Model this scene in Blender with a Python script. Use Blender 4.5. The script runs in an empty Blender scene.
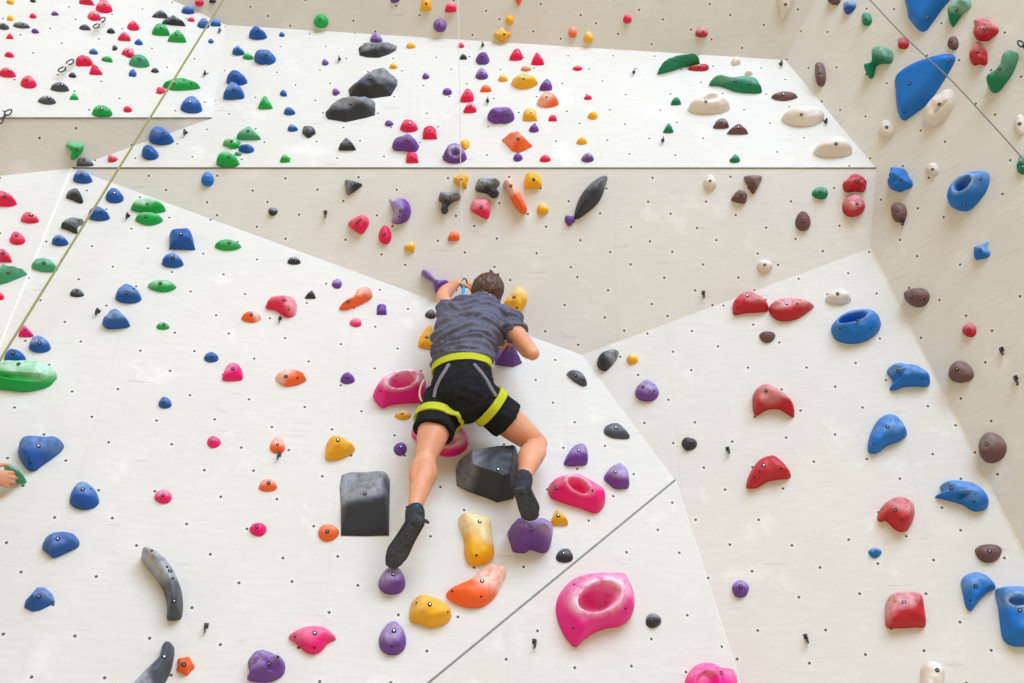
import bpy, bmesh, math, random
import numpy as np
from mathutils import Vector, Matrix, noise
from mathutils.geometry import delaunay_2d_cdt

random.seed(7)
SC = bpy.context.scene
COL = SC.collection
# ------------------------------------------------------------------ camera
PITCH = math.radians(30)
CP, SP = math.cos(PITCH), math.sin(PITCH)
EYE = Vector((0, 0, 1.6))
F = 1000.0
cam = bpy.data.cameras.new('camera')
cam.sensor_width = 36
cam.lens = 36 * F / 1024
cam.clip_start = 0.05
cam_ob = bpy.data.objects.new('camera', cam)
COL.objects.link(cam_ob)
cam_ob.location = EYE
cam_ob.rotation_euler = (math.pi / 2 + PITCH, 0, 0)
SC.camera = cam_ob


def ray(px, py):
    v = (341.5 - py) / F
    return Vector(((px - 512) / F, CP - v * SP, SP + v * CP))


def at_y(px, py, Y):
    r = ray(px, py)
    return EYE + r * (Y / r.y)


def project(p):
    q = Vector(p) - EYE
    d = q.y * CP + q.z * SP
    v = -q.y * SP + q.z * CP
    return 512 + F * q.x / d, 341.5 - F * v / d


class Plane:
    def __init__(s, a, b, c):
        n = (b - a).cross(c - a).normalized()
        if n.dot(EYE - a) < 0:
            n = -n
        s.n, s.d, s.o = n, n.dot(a), a.copy()
        s.u = Vector((0, 0, 1)).cross(n).normalized()
        s.v = n.cross(s.u)

    def hit(s, px, py):
        r = ray(px, py)
        return EYE + r * ((s.d - s.n.dot(EYE)) / s.n.dot(r))

    def off(s, p):
        return s.n.dot(p) - s.d


def meet(A, B, x=None, y=None):
    """the point common to planes A and B that is seen at column x or row y"""
    if x is not None:
        n = (ray(x, 0) - ray(x, 0)) + ray(x, 100).cross(ray(x, 600))
    else:
        n = ray(100, y).cross(ray(900, y))
    M = np.array([A.n[:], B.n[:], n[:]])
    return Vector(np.linalg.solve(M, [A.d, B.d, n.dot(EYE)]))


# ------------------------------------------------------------------ the faceted wall
Y3, LEAN = 5.3, 0.36
P3 = at_y(582, 355, Y3)


def overhang(px, py):            # point of the band leaning out over the floor
    r = ray(px, py)
    t = (Y3 - LEAN * (EYE.z - P3.z)) / (r.y + LEAN * r.z)
    return EYE + r * t


P1, P2, P4 = overhang(72, 168), overhang(876, 168), overhang(870, 248)
P5 = at_y(675, 480, 5.23)
M_ = Plane(P1, P2, P3)
L1 = Plane(P1, P3, P5)
R_ = Plane(P3, P4, P5)
N_ = Plane(P5, L1.hit(428, 683), R_.hit(740, 683))
G_ = Plane(P2, P4, R_.hit(1024, 555))
P6 = G_.hit(785, 60)
C_ = Plane(P1, P2, P6)
Q = C_.hit(212, 118)
T = C_.hit(226, 25)
E3 = at_y(0, 118, Q.y - 0.42)
D_ = Plane(Q, T, E3)
E_ = Plane(Q, E3, P1)
L0 = Plane(P1, E_.hit(0, 176), L1.hit(0, 345))
F_ = Plane(T, P6, D_.hit(172, 0))
XL, XR, YT, YB = -430, 1260, -170, 870
fg = meet(F_, G_, y=YT)
fd = meet(F_, D_, y=YT)
de = meet(D_, E_, x=XL)
el = meet(E_, L0, x=XL)
l01 = meet(L0, L1, x=XL)
if project(l01)[1] > YB:
    l01 = meet(L0, L1, y=YB)
    L0p = [P1, el, L0.hit(XL, YB), l01]
    L1p = [P1, l01, meet(L1, N_, y=YB), P5, P3]
else:
    L0p = [P1, el, l01]
    L1p = [P1, l01, L1.hit(XL, YB), meet(L1, N_, y=YB), P5, P3]
nr, rg = meet(N_, R_, y=YB), meet(R_, G_, y=YB)
FACETS = {
    'wall_lower_left': (L1, L1p),
    'wall_far_left': (L0, L0p),
    'wall_lower_center': (N_, [P5, meet(L1, N_, y=YB), nr]),
    'wall_lower_right': (R_, [P3, P5, nr, rg, P4]),
    'wall_right': (G_, [P2, P4, rg, G_.hit(XR, YB), G_.hit(XR, YT), fg, P6]),
    'wall_center': (M_, [P1, P3, P4, P2]),
    'wall_upper_center': (C_, [Q, P1, P2, P6, T]),
    'wall_top': (F_, [T, P6, fg, fd]),
    'wall_upper_left': (D_, [Q, T, fd, D_.hit(XL, YT), de]),
    'wall_left': (E_, [Q, de, el, P1]),
}
PIX = {k: [project(p) for p in pts] for k, (pl, pts) in FACETS.items()}


def in_poly(x, y, poly):
    c, j = False, len(poly) - 1
    for i in range(len(poly)):
        xi, yi = poly[i]
        xj, yj = poly[j]
        if (yi > y) != (yj > y) and x < (xj - xi) * (y - yi) / (yj - yi) + xi:
            c = not c
        j = i
    return c


def facet_at(px, py):
    for k in FACETS:
        if in_poly(px, py, PIX[k]):
            return k
    return 'wall_lower_left'


# ------------------------------------------------------------------ materials
def lin(h):
    c = [int(h[i:i + 2], 16) / 255 for i in (0, 2, 4)]
    return tuple([(x / 12.92 if x <= 0.04045 else ((x + 0.055) / 1.055) ** 2.4) for x in c] + [1])


class NT:
    """small helper to wire a node tree"""
    def __init__(s, name):
        s.m = bpy.data.materials.new(name)
        s.m.use_nodes = True
        s.t = s.m.node_tree
        s.b = s.t.nodes['Principled BSDF']

    def n(s, typ, ins=None, **kw):
        x = s.t.nodes.new(typ)
        for k, v in kw.items():
            setattr(x, k, v)
        for k, v in (ins or {}).items():
            if isinstance(v, bpy.types.NodeSocket):
                s.t.links.new(v, x.inputs[k])
            else:
                x.inputs[k].default_value = v
        return x

    def math(s, op, a, b=0.0, c=None):
        i = {0: a, 1: b}
        if c is not None:
            i[2] = c
        return s.n('ShaderNodeMath', i, operation=op).outputs[0]

    def mix(s, f, a, b, mode='MIX'):
        x = s.n('ShaderNodeMix', data_type='RGBA', blend_type=mode)
        for sock, v in ((x.inputs[0], f), (x.inputs[6], a), (x.inputs[7], b)):
            if isinstance(v, bpy.types.NodeSocket):
                s.t.links.new(v, sock)
            else:
                sock.default_value = v
        return x.outputs[2]

    def ramp(s, v, a, b):
        x = s.n('ShaderNodeMapRange', {0: v, 1: a, 2: b})
        x.clamp = True
        return x.outputs[0]

    def link(s, a, b):
        s.t.links.new(a, b)

    def bump(s, h, strength, dist):
        x = s.n('ShaderNodeBump', {'Strength': strength, 'Distance': dist, 'Height': h})
        s.link(x.outputs[0], s.b.inputs['Normal'])


WALL_BASE = 'dad1bd'


def wall_material(name, a, b, seam_u, seam_v, seed):
    m = NT(name)
    co = m.n('ShaderNodeTexCoord').outputs['Object']
    sx = m.n('ShaderNodeSeparateXYZ', {0: co})
    u, v = sx.outputs[0], sx.outputs[1]
    det = a[0] * b[1] - a[1] * b[0]
    s_ = m.math('ADD', m.math('MULTIPLY', u, b[1] / det), m.math('MULTIPLY', v, -b[0] / det))
    t_ = m.math('ADD', m.math('MULTIPLY', u, -a[1] / det), m.math('MULTIPLY', v, a[0] / det))
    fs, ft = m.math('FLOOR', s_), m.math('FLOOR', t_)
    cell = m.n('ShaderNodeCombineXYZ', {0: fs, 1: ft, 2: float(seed)}).outputs[0]
    wn = m.n('ShaderNodeTexWhiteNoise', {0: cell}, noise_dimensions='3D')
    wc = m.n('ShaderNodeSeparateColor', {0: wn.outputs['Color']})
    ds = m.math('SUBTRACT', m.math('SUBTRACT', s_, fs), m.math('MULTIPLY_ADD', wc.outputs[0], 0.26, 0.37))
    dt = m.math('SUBTRACT', m.math('SUBTRACT', t_, ft), m.math('MULTIPLY_ADD', wc.outputs[1], 0.26, 0.37))
    dx = m.math('ADD', m.math('MULTIPLY', ds, a[0]), m.math('MULTIPLY', dt, b[0]))
    dy = m.math('ADD', m.math('MULTIPLY', ds, a[1]), m.math('MULTIPLY', dt, b[1]))
    dist = m.math('SQRT', m.math('ADD', m.math('MULTIPLY', dx, dx), m.math('MULTIPLY', dy, dy)))
    keep = m.math('GREATER_THAN', wc.outputs[2], 0.08)
    hole = m.math('MULTIPLY', m.ramp(dist, 0.0090, 0.0055), keep)
    ring = m.math('MULTIPLY', m.ramp(dist, 0.030, 0.012), keep)
    # painted plywood: grain, mottling, chalk and rubber scuffs
    st = m.n('ShaderNodeMapping', {0: co, 'Scale': (1.2, 9.0, 1.0)}).outputs[0]
    grain = m.n('ShaderNodeTexNoise', {'Vector': st, 'Scale': 6.0, 'Detail': 6.0, 'Roughness': 0.65}).outputs[0]
    mott = m.n('ShaderNodeTexNoise', {'Vector': co, 'Scale': 1.7, 'Detail': 5.0, 'Roughness': 0.6}).outputs[0]
    fine = m.n('ShaderNodeTexNoise', {'Vector': co, 'Scale': 55.0, 'Detail': 3.0}).outputs[0]
    c = m.mix(m.ramp(grain, 0.35, 0.7), lin('d8d5cd'), lin('e2dfd8'))
    c = m.mix(m.math('MULTIPLY', m.ramp(mott, 0.42, 0.7), 0.5), c, lin('d5d1c8'))
    c = m.mix(m.math('MULTIPLY', m.ramp(fine, 0.55, 0.75), 0.25), c, lin('c9c5bc'))
    off = m.n('ShaderNodeMapping', {0: co, 'Location': (seed * 3.1, seed * 1.7, 0)}).outputs[0]
    ch = m.n('ShaderNodeTexNoise', {'Vector': off, 'Scale': 2.6, 'Detail': 7.0, 'Roughness': 0.7}).outputs[0]
    c = m.mix(m.math('MULTIPLY', m.ramp(ch, 0.57, 0.70), 0.6), c, lin('f1eee8'))
    so = m.n('ShaderNodeMapping', {0: co, 'Location': (seed, 4.0, 0), 'Rotation': (0, 0, 0.6), 'Scale': (2.0, 14.0, 1)}).outputs[0]
    sc = m.n('ShaderNodeTexNoise', {'Vector': so, 'Scale': 2.0, 'Detail': 3.0}).outputs[0]
    c = m.mix(m.math('MULTIPLY', m.ramp(sc, 0.66, 0.76), 0.25), c, lin('8d8576'))
    # panel seams
    for (coord, step) in ((u, seam_u), (v, seam_v)):
        if step:
            f = m.math('ABSOLUTE', m.math('SUBTRACT', m.math('FRACT', m.math('MULTIPLY_ADD', coord, 1 / step, 0.37 + seed * .21)), 0.5))
            c = m.mix(m.math('MULTIPLY', m.math('LESS_THAN', f, 0.003 / step), 0.10), c, lin('a79d8a'))
    c = m.mix(m.math('MULTIPLY', ring, 0.25), c, lin('efebe2'))
    c = m.mix(m.math('MULTIPLY', hole, 0.93), c, lin('443f38'))
    m.link(c, m.b.inputs['Base Color'])
    m.b.inputs['Roughness'].default_value = 0.72
    m.b.inputs['Specular IOR Level'].default_value = 0.25
    m.bump(m.math('SUBTRACT', m.math('MULTIPLY', fine, 0.15), hole), 0.35, 0.004)
    return m.m


HOLD_COL = {  # albedo, spoken name
    'pk': ('e5164f', 'red-pink'), 'hp': ('ec1073', 'hot pink'), 'mg': ('e6148a', 'magenta'),
    'rd': ('ba1e2c', 'red'), 'bl': ('1a56a8', 'blue'), 'cb': ('0c6cc2', 'bright blue'),
    'gr': ('12a548', 'green'), 'tl': ('0d7a55', 'dark green'), 'jd': ('3f9f74', 'jade green'),
    'bk': ('2f3238', 'black'), 'gy': ('4a4f59', 'grey'), 'or': ('f5662b', 'orange'),
    'ye': ('efae16', 'yellow'), 'pu': ('6a3d97', 'purple'), 'br': ('6a4b4a', 'brown'),
    'wh': ('dfd4ca', 'cream'),
}
CHALKC = {'bk': 'b9bcc4', 'gy': 'c3c7cf', 'or': 'f6cfc0', 'br': 'a99995', 'wh': 'efe9e2', 'pk': 'f5c3cd', 'hp': 'f6bfd6',
          'mg': 'f5cfe0', 'pu': 'cdbfdc', 'bl': 'a9c3e2', 'cb': 'b0d0ea', 'gr': 'c3e8d0', 'tl': 'a9d2c2', 'jd': 'c0e0d2', 'rd': 'e9c3c6', 'ye': 'f6e6b4'}
HM = {}


def hold_material(k):
    if k in HM:
        return HM[k]
    m = NT('hold_' + HOLD_COL[k][1].replace(' ', '_').replace('-', '_'))
    co = m.n('ShaderNodeTexCoord').outputs['Object']
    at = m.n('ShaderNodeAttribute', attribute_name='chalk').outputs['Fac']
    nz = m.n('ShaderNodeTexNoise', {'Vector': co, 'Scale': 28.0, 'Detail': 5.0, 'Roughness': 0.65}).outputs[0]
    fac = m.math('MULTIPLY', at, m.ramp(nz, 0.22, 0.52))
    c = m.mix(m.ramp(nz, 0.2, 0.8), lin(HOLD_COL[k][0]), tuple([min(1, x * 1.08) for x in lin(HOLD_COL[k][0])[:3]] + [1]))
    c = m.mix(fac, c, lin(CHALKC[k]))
    m.link(c, m.b.inputs['Base Color'])
    m.b.inputs['Roughness'].default_value = 0.5
    m.b.inputs['Specular IOR Level'].default_value = 0.35
    gr = m.n('ShaderNodeTexNoise', {'Vector': co, 'Scale': 160.0, 'Detail': 2.0}).outputs[0]
    m.bump(gr, 0.25, 0.003)
    HM[k] = m.m
    return m.m


def plain(name, h, rough=0.6, metal=0.0, spec=0.4, nscale=0, namt=0.0, h2=None, bump=0.0):
    m = NT(name)
    m.b.inputs['Base Color'].default_value = lin(h)
    m.b.inputs['Roughness'].default_value = rough
    m.b.inputs['Metallic'].default_value = metal
    m.b.inputs['Specular IOR Level'].default_value = spec
    if nscale:
        co = m.n('ShaderNodeTexCoord').outputs['Object']
        nz = m.n('ShaderNodeTexNoise', {'Vector': co, 'Scale': nscale, 'Detail': 4.0}).outputs[0]
        m.link(m.mix(m.math('MULTIPLY', m.ramp(nz, 0.4, 0.7), namt), lin(h), lin(h2 or h)), m.b.inputs['Base Color'])
        if bump:
            m.bump(nz, bump, 0.004)
    return m.m


STEEL = plain('steel', 'a8a9ab', 0.35, 0.9, nscale=40, namt=0.5, h2='77787a')
DARKSTEEL = plain('dark_steel', '3a3937', 0.5, 0.4, nscale=60, namt=0.5, h2='55524e')
SOCKET = plain('bolt_socket', '1c1b1d', 0.7, nscale=60, namt=0.4, h2='2a292b')


# ------------------------------------------------------------------ objects
def mesh_ob(name, verts, faces, mat, parent=None, smooth=True, loc=None):
    me = bpy.data.meshes.new(name)
    me.from_pydata([tuple(v) for v in verts], [], faces)
    me.materials.append(mat)
    if smooth:
        me.polygons.foreach_set('use_smooth', [True] * len(me.polygons))
    me.update()
    o = bpy.data.objects.new(name, me)
    COL.objects.link(o)
    if parent:
        o.parent = parent
    if loc is not None:
        o.location = loc
    return o


def tag(o, label=None, cat=None, group=None, kind=None):
    if label:
        o['label'] = label
    if cat:
        o['category'] = cat
    if group:
        o['group'] = group
    if kind:
        o['kind'] = kind
    return o


def frame(u, v, n, o):
    return Matrix(((u.x, v.x, n.x, o.x), (u.y, v.y, n.y, o.y), (u.z, v.z, n.z, o.z), (0, 0, 0, 1)))


LAT_L = ((0.145, -0.15), (0.31, 0.005))
LAT_M = ((0.175, -0.082), (0.46, 0.0))
wm = {}
for i, (k, (pl, pts)) in enumerate(FACETS.items()):
    lat = LAT_M if k in ('wall_center', 'wall_top') else LAT_L
    mat = wall_material('painted_plywood_' + k[5:], lat[0], lat[1], 1.25, 2.5, i)
    cen = sum(pts, Vector()) / len(pts)
    mw = frame(pl.u, pl.v, pl.n, cen)
    inv = mw.inverted()
    q = [inv @ p for p in pts]
    nn = len(q)
    area = sum(q[j].x * q[(j + 1) % nn].y - q[(j + 1) % nn].x * q[j].y for j in range(nn))
    if area < 0:
        q.reverse()
    vs = q + [v - Vector((0, 0, 0.02)) for v in q]
    fs = [tuple(range(nn)), tuple(range(2 * nn - 1, nn - 1, -1))] + [(j, nn + j, nn + (j + 1) % nn, (j + 1) % nn) for j in range(nn)]
    o = mesh_ob(k, vs, fs, mat, smooth=False)
    o.matrix_world = mw
    tag(o, kind='structure')


def strip(name, p, q, n, width, height, mat):
    """a thin strip of trim along the edge p-q"""
    d = (q - p).normalized()
    s = d.cross(n).normalized()
    vs = []
    for e in (p, q):
        for (a, b) in ((-1, -.3), (1, -.3), (.8, 1), (-.8, 1)):
            vs.append(e + s * (a * width / 2) + n * (b * height))
    fs = [(0, 1, 2, 3), (7, 6, 5, 4)] + [(j, 4 + j, 4 + (j + 1) % 4, (j + 1) % 4) for j in range(4)]
    o = mesh_ob(name, vs, fs, mat, smooth=False)
    tag(o, kind='structure')
    return o


JOINT = plain('joint_metal', '6f6b63', 0.5, 0.3, nscale=20, namt=0.6, h2='8a857c')
FILL = plain('joint_filler', 'efece4', 0.7, nscale=20, namt=0.4, h2='e4dfd2')
EDGE = plain('joint_worn_paint', 'ece5d4', 0.7, nscale=15, namt=0.6, h2='d6c8a6')
strip('trim_1', P1, P2, (C_.n + M_.n).normalized(), 0.009, 0.004, JOINT)
strip('trim_2', P5, meet(L1, N_, y=YB), (L1.n + N_.n).normalized(), 0.009, 0.004, JOINT)
strip('trim_3', P1, l01, (L0.n + L1.n).normalized(), 0.014, 0.003, FILL)
strip('trim_4', Q, de, (D_.n + E_.n).normalized(), 0.009, 0.004, JOINT)
strip('trim_5', P5, nr, (N_.n + R_.n).normalized(), 0.007, 0.002, FILL)
strip('trim_6', P4, rg, (R_.n + G_.n).normalized(), 0.009, 0.003, EDGE)

# ------------------------------------------------------------------ climbing holds
def resample(pts, n):
    """closed Catmull-Rom through pts, n even samples"""
    m = len(pts)
    out = []
    for i in range(m):
        p0, p1, p2, p3 = [np.array(pts[(i + j - 1) % m], float) for j in range(4)]
        for k in range(12):
            t = k / 12
            out.append(0.5 * ((2 * p1) + (-p0 + p2) * t + (2 * p0 - 5 * p1 + 4 * p2 - p3) * t * t + (-p0 + 3 * p1 - 3 * p2 + p3) * t ** 3))
    out = np.array(out)
    seg = np.linalg.norm(np.roll(out, -1, 0) - out, axis=1)
    cum = np.concatenate([[0], np.cumsum(seg)])
    res = []
    for s in np.linspace(0, cum[-1], n, endpoint=False):
        i = min(np.searchsorted(cum, s, 'right') - 1, len(out) - 1)
        f = (s - cum[i]) / max(seg[i], 1e-9)
        res.append(out[i] + (out[(i + 1) % len(out)] - out[i]) * f)
    return np.array(res)


def straight(pts, n):
    """closed polygon with its corners kept, about n samples"""
    pts = np.array(pts, float)
    L = np.linalg.norm(np.roll(pts, -1, 0) - pts, axis=1)
    out = []
    for i in range(len(pts)):
        k = max(1, int(round(n * L[i] / L.sum())))
        for j in range(k):
            out.append(pts[i] + (pts[(i + 1) % len(pts)] - pts[i]) * j / k)
    return np.array(out)


def unit_outline(kind, rnd):
    """outline of a hold in the unit box, y up"""
    P = []
    ph, ph2 = rnd.uniform(0, 6.28), rnd.uniform(0, 6.28)
    N = 40 if kind == 'flower' else 20
    for i in range(N):
        t = 2 * math.pi * i / N
        c, s = math.cos(t), math.sin(t)
        if kind == 'dome':
            r = 1 + .05 * math.sin(3 * t + ph)
            P.append((r * c, r * (s if s > 0 else s * .8)))
        elif kind == 'half':
            P.append((c * (1 if s > -.1 else .93), s if s > 0 else .38 * s))
        elif kind == 'lens':
            P.append((c, s * (.45 + .55 * abs(s)) * (1 + .12 * math.sin(t + ph))))
        elif kind == 'tear':
            r = (1 - .0 * c)
            P.append((c, s * (1 - .62 * max(0, c)) * (.75 if c > .7 else 1)))
        elif kind == 'lobes':
            r = .72 + .28 * math.cos(2 * t)
            P.append((r * c, s * (.62 + .38 * abs(c) * 1.4)))
        elif kind == 'lump':
            r = 1 + .13 * math.sin(3 * t + ph) + .08 * math.sin(5 * t + ph2)
            P.append((r * c, r * s))
        elif kind == 'flower':
            r = 1 + .13 * math.cos(5 * t + .6)
            P.append((r * c, r * s))
        elif kind == 'heart':
            P.append((c * (1 - .15 * s), .9 * s + .35 * abs(c) ** .7))
        elif kind == 'egg':
            P.append((c * (1 - .18 * s), s))
    if kind == 'tri':
        k = rnd.uniform(-.35, .35)
        P = [(-1, -.75), (-.9, -.95), (0, -1), (.9, -.95), (1, -.72), (.55 + k * .4, .2), (k + .12, .95), (k - .15, .95), (-.6 + k * .4, .15)]
    if kind == 'wedge':
        k = rnd.uniform(-.2, .2)
        P = [(-1, -.6), (-.8, -1), (.3, -1), (1, -.75), (.85 + k * .5, .5), (.3 + k, 1), (-.5 + k, .85)]
    if kind == 'quad':
        P = [(-1, -.9), (-.9, -1), (.9, -1), (1, -.85), (.85, .8), (.7, 1), (-.7, .95), (-.88, .75)]
    if kind == 'penta':
        P = [(math.cos(1.57 + 1.2566 * i), math.sin(1.57 + 1.2566 * i)) for i in range(5)]
    return P


def poly_dist(p, poly):
    a = poly
    b = np.roll(poly, -1, 0)
    ab = b - a
    ap = p[:, None, :] - a[None]
    t = np.clip((ap * ab[None]).sum(2) / np.maximum((ab * ab).sum(1)[None], 1e-12), 0, 1)
    q = ap - ab[None] * t[..., None]
    return np.sqrt((q * q).sum(2)).min(1)


def inside(p, poly):
    x, y = p[:, 0], p[:, 1]
    c = np.zeros(len(p), bool)
    j = len(poly) - 1
    for i in range(len(poly)):
        xi, yi = poly[i]
        xj, yj = poly[j]
        cond = ((yi > y) != (yj > y))
        with np.errstate(divide='ignore', invalid='ignore'):
            xx = (xj - xi) * (y - yi) / (yj - yi + 1e-15) + xi
        c ^= cond & (x < xx)
        j = i
    return c


def sstep(x):
    x = np.clip(x, 0, 1)
    return x * x * (3 - 2 * x)


BOLT_ME = {}


def bolt_mesh(which):
    """a countersunk hex bolt: dark socket ring, steel head; unit radius"""
    if which in BOLT_ME:
        return BOLT_ME[which]
    vs, fs = [], []
    prof = [(1.0, -.2), (1.0, .05), (.86, .16), (.80, .05), (.0, .02)] if which == 'bolt' else [(1.0, -.2), (1.0, .04), (.0, .08)]
    n = 14
    for (r, z) in prof[:-1]:
        for i in range(n):
            a = 2 * math.pi * i / n
            vs.append((r * math.cos(a), r * math.sin(a), z))
    vs.append((0, 0, prof[-1][1]))
    for k in range(len(prof) - 2):
        for i in range(n):
            fs.append((k * n + i, k * n + (i + 1) % n, (k + 1) * n + (i + 1) % n, (k + 1) * n + i))
    k = (len(prof) - 2) * n
    for i in range(n):
        fs.append((k + i, k + (i + 1) % n, len(vs) - 1))
    nb = len(fs)
    if which == 'bolt':      # hex head in the socket
        b = len(vs)
        for z, r in ((0, .5), (.3, .5), (.36, .42)):
            for i in range(6):
                a = 2 * math.pi * i / 6
                vs.append((r * math.cos(a), r * math.sin(a), z))
        vs.append((0, 0, .36))
        for k in (0, 1):
            for i in range(6):
                fs.append((b + k * 6 + i, b + k * 6 + (i + 1) % 6, b + (k + 1) * 6 + (i + 1) % 6, b + (k + 1) * 6 + i))
        for i in range(6):
            fs.append((b + 12 + i, b + 12 + (i + 1) % 6, b + 18))
    me = bpy.data.meshes.new(which)
    me.from_pydata(vs, [], fs)
    me.materials.append(SOCKET)
    me.materials.append(STEEL)
    for i, p in enumerate(me.polygons):
        p.material_index = 1 if i >= nb else 0
    BOLT_ME[which] = me
    return me


HOLDS = []


def hold(box, col, kind='dome', pts=None, rot=0, hk=.5, prof='round', tilt=0.0, bumps=(), pits=(), cuts=(), ch=None, chd=(0, 1),
         bolts=None, screws=(), wob=.06, fac=None, corner=False, name=None, shape=None, look=None, rim=.12, knob=0.0, label=None, lift=0.0):
    """one hold. box = (cx, cy, w, h) as it is seen, pts = outline in the same frame."""
    rnd = random.Random(int(box[0] * 13 + box[1] * 7))
    cx, cy, w, h = box
    k = fac or facet_at(cx, cy)
    pl = FACETS[k][0]
    if pts is None:
        U = unit_outline(kind, rnd)
        if rot:
            a = math.radians(rot)
            U = [(x * math.cos(a) - y * math.sin(a), x * math.sin(a) + y * math.cos(a)) for x, y in U]
        xs, ys = [p[0] for p in U], [p[1] for p in U]
        pts = [(cx + (p[0] - (max(xs) + min(xs)) / 2) / (max(xs) - min(xs)) * w, cy - (p[1] - (max(ys) + min(ys)) / 2) / (max(ys) - min(ys)) * h) for p in U]
    size = max(w, h)
    nb = int(np.clip(size * 1.5, 22, 84))
    ol = straight(pts, nb) if corner else resample(pts, nb)
    o3 = pl.hit(cx, cy)
    loc = []
    for (x, y) in ol:
        p = pl.hit(x, y) - o3
        loc.append((p.dot(pl.u), p.dot(pl.v)))
    loc = np.array(loc)
    A = .5 * abs((loc[:, 0] * np.roll(loc[:, 1], -1) - np.roll(loc[:, 0], -1) * loc[:, 1]).sum())
    if .5 * (loc[:, 0] * np.roll(loc[:, 1], -1) - np.roll(loc[:, 0], -1) * loc[:, 1]).sum() < 0:
        loc = loc[::-1].copy()
    res = np.clip(size / 1.5, 8, 36)
    s = math.sqrt(A) / res
    lo, hi = loc.min(0), loc.max(0)
    gx = np.arange(lo[0], hi[0] + s, s)
    gy = np.arange(lo[1], hi[1] + s, s * .866)
    G = np.array([(x + (j % 2) * s * .5, y) for j, y in enumerate(gy) for x in gx])
    G = G[inside(G, loc)]
    if len(G):
        G = G[poly_dist(G, loc) > s * .45]
    nO = len(loc)
    allp = np.vstack([loc, G]) if len(G) else loc
    v2, e2, f2, ov, oe, of = delaunay_2d_cdt([Vector(p) for p in allp], [], [list(range(nO))], 1, 1e-7)
    P = np.array([(v.x, v.y) for v in v2])
    d = poly_dist(P, loc)
    d[d < 1e-6] = 0
    dm = d.max()
    t = np.clip(d / dm, 0, 1)
    nrm = (P - (lo + hi) / 2) / ((hi - lo) / 2)           # -1..1, y up
    ext = hi - lo
    cosv = max(.2, pl.n.dot((EYE - o3).normalized()))
    sinv = math.sqrt(1 - cosv * cosv)
    mpp = (o3 - EYE).length / F
    H = hk * min(ext[0], ext[1] * 1.0)
    H = min(H, .5 * h * mpp / max(.25, sinv))
    if prof == 'round':
        h0 = np.sqrt(np.clip(1 - (1 - t) ** 2, 0, 1))
    elif prof == 'soft':
        h0 = t ** .75
    elif prof == 'flat':
        h0 = 1 - (1 - np.clip(t * 2.2, 0, 1)) ** 2
    elif prof == 'roof':
        h0 = np.minimum(t * 1.25, 1)
    else:
        h0 = np.minimum(t * 2.5, 1)
    h0 = h0 * (1 + tilt * nrm[:, 1])
    for (a, b, c) in cuts:            # facet planes: height <= a*x + b*y + c
        h0 = np.minimum(h0, np.maximum(.05, a * nrm[:, 0] + b * nrm[:, 1] + c))
    # neighbours, to round off the ridges
    eg = np.array(sorted({(min(f[i], f[(i + 1) % len(f)]), max(f[i], f[(i + 1) % len(f)])) for f in f2 for i in range(len(f))}))
    if prof not in ('roof', 'chamfer'):
        for it in range(2 + int(res / 9)):
            acc, cnt = np.zeros(len(P)), np.zeros(len(P))
            np.add.at(acc, eg[:, 0], h0[eg[:, 1]])
            np.add.at(acc, eg[:, 1], h0[eg[:, 0]])
            np.add.at(cnt, eg[:, 0], 1)
            np.add.at(cnt, eg[:, 1], 1)
            h0 = np.where(d > 0, .4 * h0 + .6 * acc / np.maximum(cnt, 1), h0)
        h0 = h0 / max(h0.max(), .3)

    def pit_q(N2, pit):
        (x, y, rx, ry, ro, dep) = pit
        dx, dy = (N2[:, 0] - (2 * x - 1)) * w / 2, (N2[:, 1] - (1 - 2 * y)) * h / 2
        a = math.radians(ro)
        qx, qy = (dx * math.cos(a) + dy * math.sin(a)) / (rx * w), (-dx * math.sin(a) + dy * math.cos(a)) / (ry * w)
        return np.sqrt(qx * qx + qy * qy)

    def relief(N2, detail):
        hh = h0.copy()
        if detail:
            for (x, y, r, a) in bumps:
                dx, dy = (N2[:, 0] - (2 * x - 1)) * w / 2, (N2[:, 1] - (1 - 2 * y)) * h / 2
                rr = r * min(w, h)
                hh = hh + a * np.exp(-(dx * dx + dy * dy) / (rr * rr)) * np.minimum(1, t * 3)
            for pit in pits:
                q = pit_q(N2, pit)
                hh = hh * (1 - pit[5] * sstep((1.18 - q) / .42)) + .10 * np.exp(-((q - 1.3) / .22) ** 2) * t
        if wob:
            fr = 2.6 / max(ext)
            hh = hh + np.array([noise.noise(Vector((p[0] * fr * 2 + cx * .37, p[1] * fr * 2, cy))) for p in B0]) * wob * 2.2 * np.minimum(1, t * 2.5)
        if knob:
            fk = 3.6 / max(ext)
            hh = hh + knob * np.minimum(1, t * 3) * np.array([.55 - noise.voronoi(Vector((p[0] * fk + cx, p[1] * fk, cy)))[0][0] for p in B0])
        hh = np.maximum(hh, 0.02)
        return (rim * np.minimum(1, .35 + hh) + (1 - rim) * hh) * H + lift

    # settle the footprint so that the finished body is as wide and high as it looks
    B0 = P.copy()
    N2 = nrm
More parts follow.
